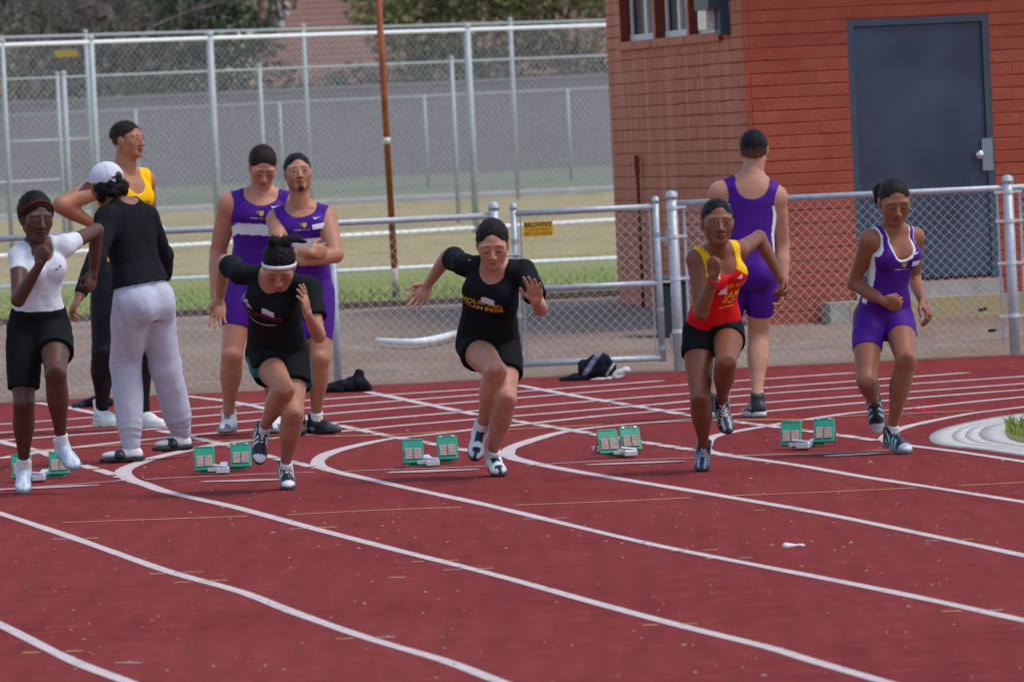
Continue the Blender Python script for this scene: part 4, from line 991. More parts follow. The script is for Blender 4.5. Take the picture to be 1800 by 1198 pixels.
# ------------------------------------------------------------------ ground and track
EDGE_Y = 51.6                              # where the track stops and the dirt begins
def terr(x, y):
    """height of the ground sheet: level under the track, a dirt bank behind it, a step up at the far kerb"""
    x = np.asarray(x, float); y = np.asarray(y, float)
    e = EDGE_Y
    z = np.interp(y, [e, e + .6, 54, 57, 62, 66, 100, 111, 125.6, 126.0, 140, 176, 400], [-.012, .0, .17, .28, .325, .33, .34, .38, .66, .74, .82, .90, 1.2])
    return z
def grain(nt, p, cols, scales, rough=.95, bump=.4, bdist=.01, bscale=60):
    """layered noise ground colour: cols = list of (colour, threshold low, threshold high, scale)"""
    tc = N(nt, 'ShaderNodeNewGeometry'); cur = None
    base = N(nt, 'ShaderNodeRGB'); base.outputs[0].default_value = tuple(cols[0][0]) + (1,); cur = base.outputs[0]
    for c, lo, hi, sc in cols[1:]:
        nz = N(nt, 'ShaderNodeTexNoise'); nz.inputs['Scale'].default_value = sc; nz.inputs['Detail'].default_value = 6; nz.inputs['Roughness'].default_value = .65
        nt.links.new(tc.outputs['Position'], nz.inputs['Vector'])
        mr = N(nt, 'ShaderNodeMapRange'); mr.inputs['From Min'].default_value = lo; mr.inputs['From Max'].default_value = hi
        nt.links.new(nz.outputs['Fac'], mr.inputs['Value'])
        mx = N(nt, 'ShaderNodeMix', data_type='RGBA'); nt.links.new(mr.outputs[0], mx.inputs['Factor']); nt.links.new(cur, mx.inputs['A']); mx.inputs['B'].default_value = tuple(c) + (1,)
        cur = mx.outputs['Result']
    p.inputs['Roughness'].default_value = rough; p.inputs['Specular IOR Level'].default_value = .12
    if bump > 0:
        nb = N(nt, 'ShaderNodeTexNoise'); nb.inputs['Scale'].default_value = bscale; nb.inputs['Detail'].default_value = 5; nt.links.new(tc.outputs['Position'], nb.inputs['Vector'])
        bp = N(nt, 'ShaderNodeBump'); bp.inputs['Strength'].default_value = bump; bp.inputs['Distance'].default_value = bdist
        nt.links.new(nb.outputs['Fac'], bp.inputs['Height']); nt.links.new(bp.outputs[0], p.inputs['Normal'])
    return cur, tc

def ground_material():
    m, nt, p = new_mat('ground')
    dirt, tc = grain(nt, p, [((.255, .18, .138), 0, 1, 1), ((.20, .128, .086), .42, .64, .7), ((.31, .235, .195), .52, .75, 6), ((.18, .115, .075), .60, .75, 22)], 0, bump=.7, bdist=.03, bscale=9)
    sp = N(nt, 'ShaderNodeSeparateXYZ'); nt.links.new(tc.outputs['Position'], sp.inputs[0])
    def noise(sc, lo, hi, det=6):
        nz = N(nt, 'ShaderNodeTexNoise'); nz.inputs['Scale'].default_value = sc; nz.inputs['Detail'].default_value = det; nt.links.new(tc.outputs['Position'], nz.inputs['Vector'])
        mr = N(nt, 'ShaderNodeMapRange'); mr.inputs['From Min'].default_value = lo; mr.inputs['From Max'].default_value = hi; nt.links.new(nz.outputs['Fac'], mr.inputs['Value']); return mr.outputs[0]
    def band(lo, hi):
        mr = N(nt, 'ShaderNodeMapRange'); mr.inputs['From Min'].default_value = lo; mr.inputs['From Max'].default_value = hi; nt.links.new(sp.outputs['Y'], mr.inputs['Value']); return mr.outputs[0]
    def mix(f, a, b):
        mx = N(nt, 'ShaderNodeMix', data_type='RGBA'); nt.links.new(f, mx.inputs['Factor'])
        for s_, v in (('A', a), ('B', b)):
            if isinstance(v, tuple): mx.inputs[s_].default_value = v + (1,)
            else: nt.links.new(v, mx.inputs[s_])
        return mx.outputs['Result']
    # dry winter lawn: straw with green patches, greener close to the kerb where it is watered
    straw = mix(noise(3, .35, .7), (.39, .28, .15), (.31, .235, .125)); green = mix(noise(14, .3, .7), (.12, .18, .028), (.21, .23, .05))
    lawn = mix(noise(1.7, .50, .68), straw, green)
    near = mix(band(73.0, 84), green, lawn)
    far = mix(band(127, 133), (.36, .27, .17), mix(noise(.25, .35, .65), (.12, .145, .09), (.20, .19, .12)))
    c = mix(band(62.25, 62.45), dirt, near); c = mix(band(125.9, 126.3), c, far)
    nt.links.new(c, p.inputs['Base Color']); return m
def track_material():
    m, nt, p = new_mat('track_surface')
    c, tc = grain(nt, p, [((.214, .037, .034), 0, 1, 1), ((.180, .025, .027), .40, .70, .35), ((.262, .050, .046), .48, .72, 7.0), ((.165, .026, .026), .56, .72, 13.0), ((.105, .016, .018), .56, .70, 55), ((.36, .15, .13), .64, .80, 85)], 0, bump=.8, bdist=.006, bscale=140)
    # long scuffs along the running direction
    mp = N(nt, 'ShaderNodeMapping'); mp.inputs['Scale'].default_value = (7, .35, 1); mp.inputs['Rotation'].default_value = (0, 0, .12); nt.links.new(tc.outputs['Position'], mp.inputs[0])
    nz = N(nt, 'ShaderNodeTexNoise'); nz.inputs['Scale'].default_value = 1.5; nz.inputs['Detail'].default_value = 8; nt.links.new(mp.outputs[0], nz.inputs['Vector'])
    mr = N(nt, 'ShaderNodeMapRange'); mr.inputs['From Min'].default_value = .3; mr.inputs['From Max'].default_value = .75; mr.inputs['To Min'].default_value = .86; mr.inputs['To Max'].default_value = 1.12
    nt.links.new(nz.outputs['Fac'], mr.inputs['Value']); sc = N(nt, 'ShaderNodeVectorMath', operation='SCALE'); nt.links.new(c, sc.inputs[0]); nt.links.new(mr.outputs[0], sc.inputs['Scale'])
    nt.links.new(sc.outputs[0], p.inputs['Base Color']); p.inputs['Roughness'].default_value = .95; p.inputs['Specular IOR Level'].default_value = .03; return m
def paint_material(name, col, wear=.5):
    m, nt, p = new_mat(name)
    c, tc = grain(nt, p, [(col, 0, 1, 1), ((.30, .12, .115), .50 + (1 - wear) * .16, .72, 45), (tuple(q * .72 for q in col), .5, .7, 7), ((.36, .18, .165), .60, .72, 14)], 0, bump=.5, bdist=.004, bscale=140)
    nt.links.new(c, p.inputs['Base Color']); p.inputs['Roughness'].default_value = .8; return m

def build_ground():
    ys = np.array([-60, 0, 20, 30, 40, 46, 50, 51, 51.4, 51.6, 51.8, 52.2, 52.6, 53, 53.5, 54, 54.6, 55.3, 56, 57, 58, 59, 60, 61, 62, 62.4, 63, 64, 66, 70, 75, 80, 90, 100, 111, 118, 125.6, 126, 130, 140, 160, 176, 220, 300, 500, 900, 1600])
    xs = np.concatenate([[-900, -300, -100, -50, -25, -14], np.arange(-9, 9.01, .3), [14, 25, 50, 100, 300, 900]])
    X, Y = np.meshgrid(xs, ys); Z = terr(X, Y)
    nz = (vnoise(np.stack([X.ravel(), Y.ravel(), 0 * X.ravel()], 1), 1.1) + .5 * vnoise(np.stack([X.ravel(), Y.ravel(), 0 * X.ravel()], 1), 3.1)).reshape(X.shape)
    amp = np.where((Y > 52) & (Y < 62), .030, 0) * np.clip((2.2 - X) / 1.5, .15, 1)
    Z = Z + nz * amp
    V = np.stack([X.ravel(), Y.ravel(), Z.ravel()], 1); nx = len(xs)
    F = np.array([(j * nx + i, j * nx + i + 1, (j + 1) * nx + i + 1, (j + 1) * nx + i) for j in range(len(ys) - 1) for i in range(nx - 1)])
    o = mesh_obj('ground', V, F, ground_material(), None, None, True); tag(o, kind='structure')
    # the track lies on the level part of the sheet
    tx = np.linspace(-60, 60, 241); edge = EDGE_Y + .05 * vnoise(np.stack([tx, 0 * tx, 0 * tx], 1), 1.7)
    V = [(x, -20, .0) for x in tx] + [(x, e, .0) for x, e in zip(tx, edge)]
    F = [(i, i + 1, len(tx) + i + 1, len(tx) + i) for i in range(len(tx) - 1)]
    t = mesh_obj('running_track', V, F, track_material()); tag(t, kind='structure'); return t

def ribbon(pts, w, z, jit=0., step=.35, seed=0):
    """flat painted band on the ground through world points (x, y), smoothed"""
    P = np.array(pts, float); out = []
    for i in range(len(P) - 1):
        p0, p1, p2, p3 = P[max(i - 1, 0)], P[i], P[i + 1], P[min(i + 2, len(P) - 1)]
        n = max(3, int(np.linalg.norm(p2 - p1) / step))
        for q in range(n):
            t = q / n; out.append(.5 * ((2 * p1) + (-p0 + p2) * t + (2 * p0 - 5 * p1 + 4 * p2 - p3) * t * t + (-p0 + 3 * p1 - 3 * p2 + p3) * t ** 3))
    out.append(P[-1]); P = np.array(out); n = len(P)
    ww = np.interp(np.linspace(0, 1, n), np.linspace(0, 1, len(w)), w) if hasattr(w, '__len__') else np.full(n, w)
    ww = ww * (1 + jit * vnoise(np.stack([np.arange(n) * .7, np.full(n, seed * 3.7), np.zeros(n)], 1), 1.0))
    d = np.gradient(P, axis=0); d /= np.linalg.norm(d, axis=1)[:, None] + 1e-9; nn = np.stack([-d[:, 1], d[:, 0]], 1)
    L = P + nn * ww[:, None] / 2; R = P - nn * ww[:, None] / 2
    V = np.concatenate([np.c_[L, np.full(n, z)], np.c_[R, np.full(n, z)]]); F = np.array([(i, n + i, n + i + 1, i + 1) for i in range(n - 1)])
    return V, F
def G2(*px): return [tuple(gnd(x, y)[:2]) for x, y in px]

def build_lines(track):
    white = paint_material('lane_paint', (.57, .455, .44), .6); pale = paint_material('worn_paint', (.50, .34, .33), .8); yel = paint_material('yellow_paint', (.60, .36, .13), .75)
    lanes = [
      ([(-70, 1066), (0, 1097), (95, 1145), (150, 1170), (228, 1199), (330, 1238)], .056),
      ([(-60, 884), (0, 902), (115, 940), (200, 970), (300, 1005), (425, 1040), (515, 1075), (650, 1122), (780, 1160), (880, 1198), (990, 1238)], .056),
      ([(1700, 668), (1343, 692), (1163, 709.5), (783, 741), (690, 749), (438, 774), (374, 782), (281, 802), (249, 812), (222, 823), (217, 832), (230, 843), (256, 851), (289, 863), (345, 876), (409, 890), (460, 903.5), (550, 928), (700, 967), (800, 992), (900, 1018), (1050, 1060), (1200, 1100), (1350, 1137), (1425, 1160), (1560, 1199), (1680, 1232)], [.13, .12, .10, .07, .056, .056, .056, .056]),
      ([(1800, 674), (1343, 707.5), (1200, 719), (1053, 731), (888, 749), (824, 755.5), (748, 764.5), (700, 769), (650, 777.5), (588, 793), (562, 806), (560, 817), (580, 826), (640, 840), (720, 858), (850, 886), (1000, 922), (1150, 957), (1300, 987), (1500, 1026), (1650, 1057), (1800, 1090), (1900, 1112)], [.13, .12, .10, .07, .056, .056, .056, .056]),
      ([(1850, 681), (1700, 692), (1600, 700), (1343, 723), (1200, 737.5), (1053, 750), (980, 761), (907, 783), (893, 794), (898, 803), (930, 812), (1000, 826), (1100, 843), (1250, 868), (1450, 903), (1650, 944), (1800, 976), (1900, 998)], [.13, .11, .08, .056, .056, .056]),
      ([(1850, 694), (1800, 697.5), (1700, 707), (1600, 717.5), (1507, 724.5), (1444, 733), (1375, 744), (1287, 759), (1250, 769), (1240, 782), (1245, 793), (1300, 803), (1400, 817), (1520, 838), (1650, 858), (1800, 882), (1900, 898)], [.12, .10, .08, .056, .056, .056]),
      ([(1900, 702), (1800, 715), (1750, 721), (1700, 727.5), (1600, 748), (1560, 764), (1558, 775), (1600, 783), (1680, 793), (1800, 811), (1900, 826)], [.10, .08, .056, .056, .056])]
    for i, (px, w) in enumerate(lanes):
        P = G2(*px); a, b = np.array(P[-2]), np.array(P[-1]); P += [tuple(b + nrm(b - a) * q) for q in (1.5, 3.5, 6.5, 10)]
        if i > 1: a, b = np.array(P[1]), np.array(P[0]); P = [tuple(b + nrm(b - a) * q) for q in (2.5, 1.2)] + P
        V, F = ribbon(P, w, .0015, .12, seed=i); mesh_obj('lane_line', V, F, white, track)
    back = [[(-80, 806), (0, 805), (57, 796), (140, 785), (340, 764), (690, 734), (1163, 695), (1700, 655)], [(-80, 780), (140, 763.5), (340, 748), (690, 717.5), (1163, 679), (1500, 655)], [(-80, 766), (140, 750), (340, 732.5), (690, 705), (1163, 669)], [(-80, 751), (140, 735), (340, 718), (690, 693), (900, 680)]]
    for i, px in enumerate(back):
        V, F = ribbon(G2(*px), .13, .0015, .15, seed=20 + i); mesh_obj('lane_line', V, F, white, track)
    # curved relay marks: a row of separate painted dashes each
    diag = [[(646, 689), (690, 698), (833, 728), (888, 737), (1009, 757), (1097, 772), (1224, 792)], [(910, 677), (1017, 697), (1200, 728), (1260, 737), (1360, 750), (1470, 764), (1545, 775)],
            [(325, 696), (392, 704), (450, 714), (577, 744), (693, 768.5), (766, 781), (818, 791), (893, 803)], [(64, 708), (117, 716), (166, 726), (230, 745), (344, 770), (388, 780), (410, 785), (471, 802), (560, 823)], [(-40, 766), (0, 776), (26, 783), (60, 791), (138, 816), (180, 828), (214, 839)]]
    rng = random.Random(5)
    for px in diag:
        P = np.array(px, float); s = np.r_[0, np.cumsum(np.hypot(*np.diff(P, axis=0).T))]; t = 0.0
        while t < s[-1] - 4:
            ln = rng.uniform(20, 32) if t > 90 else 45; a = t; b = min(t + ln, s[-1]); ts = np.linspace(a, b, 4)
            pts = [(np.interp(q, s, P[:, 0]), np.interp(q, s, P[:, 1])) for q in ts]
            V, F = ribbon(G2(*pts), .075, .003, .2, step=.1, seed=t); mesh_obj('relay_dash', V, F, white, track); t = b + (rng.uniform(4, 7) if t > 90 else 0)
    thin = [[(-40, 866), (60, 856), (192, 846.5), (225, 843)], [(256, 843), (320, 839), (460, 833), (552, 830)], [(599, 829), (676, 825.5), (888, 818.5)], [(925, 818), (1028, 812), (1225, 804.5)], [(1262, 801.5), (1371, 799), (1452, 797), (1575, 790)]]
    for i, px in enumerate(thin):
        V, F = ribbon(G2(*px), .05, .003, .3, step=.1, seed=40 + i); mesh_obj('start_line', V, F, pale, track)
    for i, (a, b, w) in enumerate([((-30, 862), (175, 853), .20), ((355, 847), (520, 842.5), .22), ((682, 831), (842, 825.5), .22), ((1030, 817.5), (1205, 811), .20), ((1450, 802), (1562, 796.5), .2)]):
        V, F = ribbon(G2(a, ((a[0] + b[0]) / 2, (a[1] + b[1]) / 2), b), [w * .4, w * .8, w * .8, w * .7, w * .25], .0045, .4, step=.08, seed=60 + i); mesh_obj('start_mark', V, F, pale, track)
    for i, px in enumerate([[(110, 918.5), (270, 913), (435, 907.5)], [(505, 905), (660, 897), (812, 891.5)], [(905, 888), (1060, 882), (1215, 875)], [(1285, 871.5), (1450, 865), (1610, 857.5)], [(1685, 854), (1800, 848), (1900, 843)],
                            [(40, 793), (200, 784), (330, 778.5), (480, 771)], [(565, 768), (690, 765), (800, 758)], [(880, 756), (960, 753), (1060, 747)], [(1140, 744), (1290, 739), (1440, 739)], [(1470, 733), (1600, 727.5), (1713, 722.5)]]):
        V, F = ribbon(G2(*px), .036 if i < 5 else .055, .003 if i < 5 else .006, .25, step=.1, seed=80 + i); mesh_obj('start_line', V, F, yel, track)
    ticks = [((92, 947.5), (122, 947.5)), ((150, 946), (172, 946)), ((262, 1009), (290, 1008)), ((320, 1006), (356, 1005)), ((306, 1024), (335, 1023)), ((350, 1021), (400, 1020)), ((510, 929.5), (540, 929)), ((560, 927), (592, 926.5)), ((590, 1123), (622, 1122)), ((660, 1121), (695, 1119.5)), ((725, 987.5), (745, 987)), ((780, 985.5), (806, 984.5)), ((780, 1002), (812, 1001)), ((838, 1000), (868, 998.5)), ((920, 912.5), (945, 912)), ((972, 911), (996, 910)), ((40, 1147), (70, 1147)), ((115, 1145), (146, 1144)), ((203, 1165), (248, 1165)), ((1130, 1099), (1156, 1098.5)), ((1196, 1097), (1226, 1096)), ((1180, 968.5), (1204, 968)), ((1236, 967), (1262, 966)), ((1240, 982), (1262, 981.5)), ((1300, 981), (1322, 980)), ((1325, 897), (1345, 896.5)), ((1385, 894), (1405, 893)), ((1626, 951), (1652, 950.5)), ((1690, 949), (1712, 948)), ((1655, 1075), (1690, 1074)), ((1738, 1073), (1764, 1072)), ((685, 1015), (712, 1014.5))]
    for i, (a, b) in enumerate(ticks):
        V, F = ribbon(G2(a, b), .030, .003, .2, step=.05, seed=100 + i); mesh_obj('hurdle_mark', V, F, yel if i % 3 else pale, track)

def build_kerb():
    c1 = simple('kerb_concrete', (.46, .42, .385), .9, noise=.12, nscale=8, bump=.5, bscale=50); c2 = simple('kerb_concrete_warm', (.50, .44, .395), .9, noise=.12, nscale=8, bump=.5, bscale=50)
    grassm = simple('kerb_grass_soil', (.17, .15, .06), .95, noise=.3, nscale=12)
    edge = [(1900, 716), (1800, 727), (1733, 737), (1680, 748), (1650, 757), (1634, 768), (1640, 778.5), (1667, 785), (1717, 790), (1767, 797), (1800, 801.5), (1900, 814)]
    def off(k):           # k from 0 (outer edge) to 1 (lawn edge)
        inn = [(1920, 735), (1830, 744), (1790, 747), (1775, 749), (1769, 753), (1768, 760), (1770, 767), (1777, 773), (1790, 778), (1800, 780), (1830, 785), (1920, 797)]
        return [(a[0] * (1 - k) + b[0] * k, a[1] * (1 - k) + b[1] * k) for a, b in zip(edge, inn)]
    def dense(px):
        P = np.array(G2(*px)); out = []
        for i in range(len(P) - 1):
            p0, p1, p2, p3 = P[max(i - 1, 0)], P[i], P[i + 1], P[min(i + 2, len(P) - 1)]
            for t in np.linspace(0, 1, 7)[:-1]: out.append(.5 * ((2 * p1) + (-p0 + p2) * t + (2 * p0 - 5 * p1 + 4 * p2 - p3) * t * t + (-p0 + 3 * p1 - 3 * p2 + p3) * t ** 3))
        return np.array(out + [P[-1]])
    root = empty('concrete_kerb', tuple(np.r_[gnd(1700, 770)[:2], 0])); tag(root, 'pale concrete kerb curving round the corner of the infield grass', 'kerb')
    zs = [.006, .006, .006, .006]; ks = [0, .30, .47, .65, 1.0]
    for i in range(4):
        a, b = dense(off(ks[i] + (.002 if i else 0))), dense(off(ks[i + 1] - .002)); n = len(a); z = zs[i]
        V = np.concatenate([np.c_[a, np.full(n, 0.)], np.c_[a, np.full(n, z)], np.c_[b, np.full(n, z)], np.c_[b, np.full(n, 0.)]])
        F = np.array([(r_ * n + j, r_ * n + j + 1, (r_ + 1) * n + j + 1, (r_ + 1) * n + j) for r_ in range(3) for j in range(n - 1)])
        mesh_obj('kerb_strip', V, F, [c1, c2, c2, c1][i], root)
    a = dense(off(1.0)); n = len(a); V = np.concatenate([np.c_[a, np.full(n, .008)], [[a[0][0] + 3, a[n // 2][1], .008]]]); soil = mesh_obj('infield', V, [(i, i + 1, n) for i in range(n - 1)], grassm); tag(soil, kind='structure')
    c = a[n // 2]; bl = []; fl = []; rs = np.random.RandomState(4)
    ymn, ymx = a[:, 1].min(), a[:, 1].max(); cols = []
    for _ in range(3500):
        y = rs.uniform(ymn, ymx); half = np.interp(y, np.sort(a[:, 1]), a[np.argsort(a[:, 1]), 0]); x = half + rs.uniform(0, 2.2) ** 1.3
        h_ = rs.uniform(.015, .045) * (1.5 if x - half < .25 and y > c[1] else 1); an = rs.uniform(0, 6.28); w = .006; b = len(bl); tip = np.array([x + rs.normal(0, .02), y + rs.normal(0, .02), .03 + h_])
        bl += [(x - w * math.cos(an), y - w * math.sin(an), .03), (x + w * math.cos(an), y + w * math.sin(an), .03), tuple(tip)]; fl.append((b, b + 1, b + 2)); g = rs.rand(); cc = A(.17, .24, .03) if (g < .5 or x - half < .2) else A(.44, .38, .16); cols += [cc * rs.uniform(.7, 1.2)] * 3
    o = mesh_obj('infield_grass', bl, np.array(fl), vcol('grass_blade', .8, .1, 30, 0.0), None, np.array(cols)); tag(o, 'short green and straw grass inside the concrete kerb', 'grass', kind='stuff')

def build_debris():
    rs = np.random.RandomState(11); V = []; F = []; C = []
    for i in range(1700):
        y = rs.uniform(20.5, 51) if i % 4 else rs.uniform(20, 40); x = rs.uniform(-1, 1) * y * .085; s = abs(rs.normal(.0025, .0022)) + .002; an = rs.uniform(0, 3.14); b = len(V)
        l = s * rs.uniform(1, 3.2); ca, sa = math.cos(an), math.sin(an); h_ = s * .5
        for dx, dy, dz in ((-1, -1, 0), (1, -1, 0), (1, 1, 0), (-1, 1, 0), (0, 0, 1)):
            V.append((x + (dx * l * ca - dy * s * sa) * .5, y + (dx * l * sa + dy * s * ca) * .5, .002 + dz * h_))
        F += [(b, b + 1, b + 4), (b + 1, b + 2, b + 4), (b + 2, b + 3, b + 4), (b + 3, b, b + 4)]
        g = rs.rand(); C += [(A(.52, .42, .32) if g < .5 else A(.60, .55, .52) if g < .6 else A(.14, .05, .045)) * rs.uniform(.5, .9)] * 5
    o = mesh_obj('debris', V, np.array(F), vcol('debris', .9, .1, 30, 0.), None, np.array(C)); tag(o, 'bits of straw, seed and grit scattered over the red track', 'debris', kind='stuff')
    p = gnd(1393, 962); S = SDF(.005); S.limb(p + A(-.03, 0, .010), p + A(.0, .02, .009), [.014, .008], .01); S.limb(p + A(0, .02, .008), p + A(.05, .10, .006), [.006, .004], .01); S.ell(p + A(.045, .05, .006), np.eye(3), A(.012, .03, .006), .01)
    Vv, Ff = S.mesh(); o = mesh_obj('paper_scrap', Vv, Ff, simple('paper', (.72, .66, .66), .8, noise=.1, nscale=80), None, None, True); tag(o, 'crumpled white scrap of paper lying on the red track', 'litter')
    p = gnd(1622, 719.5); m = MB(); rs = np.random.RandomState(2)
    for i in range(9): q = p + A(rs.uniform(-.06, .06), rs.uniform(-.35, .35), .01); m.box(q - A(0, 0, .006), (rs.uniform(.02, .05), rs.uniform(.08, .2), .008))
    o = m.build('red_cloth', simple('red_cloth', (.65, .02, .05), .8)); tag(o, 'small bright red cloth dropped on the lane line', 'cloth')

# ------------------------------------------------------------------ starting blocks
def starting_block(px, yaw, label, gap):
    g = A(.012, .25, .15); green = simple('block_green', g, .4, noise=.15, nscale=12, spec=.5); pad = simple('block_pad', (.44, .30, .27), .8, noise=.25, nscale=90, bump=.4, bscale=120); alu = simple('block_metal', (.62, .63, .68), .35, .7, noise=.1, nscale=20)
    dark = simple('block_dark', (.03, .05, .045), .7)
    p = gnd(*px); r = empty('starting_block', (p[0], p[1], .004)); tag(r, label, 'starting block', 'starting blocks set out along the start line')
    ca, sa = math.cos(yaw), math.sin(yaw); ex = A(ca, sa, 0); ey = A(-sa, ca, 0); ez = A(0, 0, 1); ax = (ex, ey, ez); o = p + A(0, 0, .004)
    MB().box(o + ey * .35 + ez * .02, (.04, .85, .022), ax).build('rail', alu, r)
    m = MB().box(o + ez * .022 - ey * .05, (.075, .12, .036), ax, .006); m.tube(o - ex * .055 - ey * .1 + ez * .055, o + ex * .03 - ey * .1 + ez * .042, .008, 8); m.build('front_anchor', alu, r)
    MB().box(o - ex * .05 - ey * .03 + ez * .028, (.07, .03, .02), ax).build('hinge', alu, r)
    for sg, dy in ((-1, .05), (1, .28)):
        c = o + ex * sg * (gap / 2 + .06) + ey * dy; tl = math.radians(28); ty = nrm(ey * math.cos(tl) * 0 + ez * math.cos(tl) + ey * math.sin(tl)); tn = nrm(np.cross(ex, ty))
        pc = c + ez * .085; q = (ex, tn, ty)
        ped = MB().box(pc, (.118, .016, .15), q, .005).build('pedal', green, r)
        MB().box(pc + ty * .07 - tn * .0 + tn * 0, (.1, .022, .012), q, .003).build('pedal_lip', green, ped)
        for sx in (-1, 1):
            mm = MB()
            for k in range(5): mm.box(pc + ex * sx * .0245 + ty * (-.045 + k * .0135) + tn * .011, (.042, .010, .0105), q)
            mm.build('grip_pad', pad, ped)
        if dy > .1:
            MB().box(pc + ty * .068 + tn * .0115 + ex * .035, (.014, .003, .010), q).build('rivet', alu, ped); MB().box(pc + ty * .068 + tn * .0115 - ex * .035, (.014, .003, .010), q).build('rivet', alu, ped)
        MB().tube(pc + ex * sg * .05 - tn * .008 + ty * .03, c + ey * .14 + ez * .012 + ex * sg * .05, .009, 8).build('strut', alu, ped)
        MB().box(c + ez * .014 - ex * sg * .03, (gap + .02, .035, .02), ax).build('pedal_foot', green, r)
def build_blocks():
    lab = 'green-pedalled starting block on the start line %s'
    for px, yaw, gap, w in (((70, 846), .02, .085, 'behind the runner in the white top'), ((392, 833), .03, .085, 'behind the runner with the white headband'), ((760, 820), .06, .085, 'behind the runner with yellow lettering'), ((1102, 803), .22, .065, 'between the yellow-lettered and red-singlet runners'), ((1415, 789.5), -.16, .04, 'between the red-singlet and purple-suited runners')):
        starting_block(px, yaw, lab % w, gap)

# ------------------------------------------------------------------ fences
GALV = simple('galvanised_steel', (.40, .42, .46), .48, .3, noise=.14, nscale=25); GALVD = simple('galvanised_wire', (.62, .62, .64), .55, .15); BAND = simple('tension_band', (.36, .38, .42), .4, .6)
FARG = simple('far_galvanised', (.36, .39, .40), .55, .15, noise=.1, nscale=10)
def chain(parent, a, b, z0, z1, pitch, r, mat, name='chain_mesh', weave=True, dirn=None):
    """woven diamond mesh between ground points a and b: zigzag wires"""
    a = np.asarray(a, float); b = np.asarray(b, float); d = nrm(b - a); L = np.linalg.norm(b - a); nrmv = np.array([-d[1], d[0]]); V = []; F = []
    hp = pitch / 2; nz = max(2, int(round((z1 - z0) / hp))); n = int(L / hp)
    rs = np.random.RandomState(1)
    for i in range(n + 1):
        x0 = i * hp; b0 = len(V); m = nz + 1
        for k in range(m):
            sgn = 1 if (k + i) % 2 == 0 else -1; x = min(max(x0 + sgn * hp * .5, 0), L); y = (.0035 if weave else .002) * (1 if k % 2 == 0 else -1); z = z0 + (z1 - z0) * k / nz
            c = np.array([a[0] + d[0] * x + nrmv[0] * y, a[1] + d[1] * x + nrmv[1] * y, z])
            for ox, oy in ((1, 0), (-.5, .87), (-.5, -.87)): V.append((c[0] + d[0] * ox * r + nrmv[0] * oy * r, c[1] + d[1] * ox * r + nrmv[1] * oy * r, c[2]))
        for k in range(m - 1):
            for q in range(3): q2 = (q + 1) % 3; F.append((b0 + k * 3 + q, b0 + k * 3 + q2, b0 + k * 3 + 3 + q2, b0 + k * 3 + 3 + q))
    o = mesh_obj(name, V, np.array(F), mat, parent); o['kind'] = 'stuff'; return o
def post(parent, p, z0, z1, r, mat=GALV, cap=True, name='post'):
    m = MB().tube((p[0], p[1], z0), (p[0], p[1], z1), r, 14)
    o = m.build(name, mat, parent, True)
    if cap: MB().tube((p[0], p[1], z1 - .01), (p[0], p[1], z1 + .02), r * 1.12, 14).dome((p[0], p[1], z1 + .02), r * 1.12, r * .8, 14).build('post_cap', mat, o, True)
    return o
def X_at(x, y, Y): return at(x, y, Y)[0]
FY = 51.75
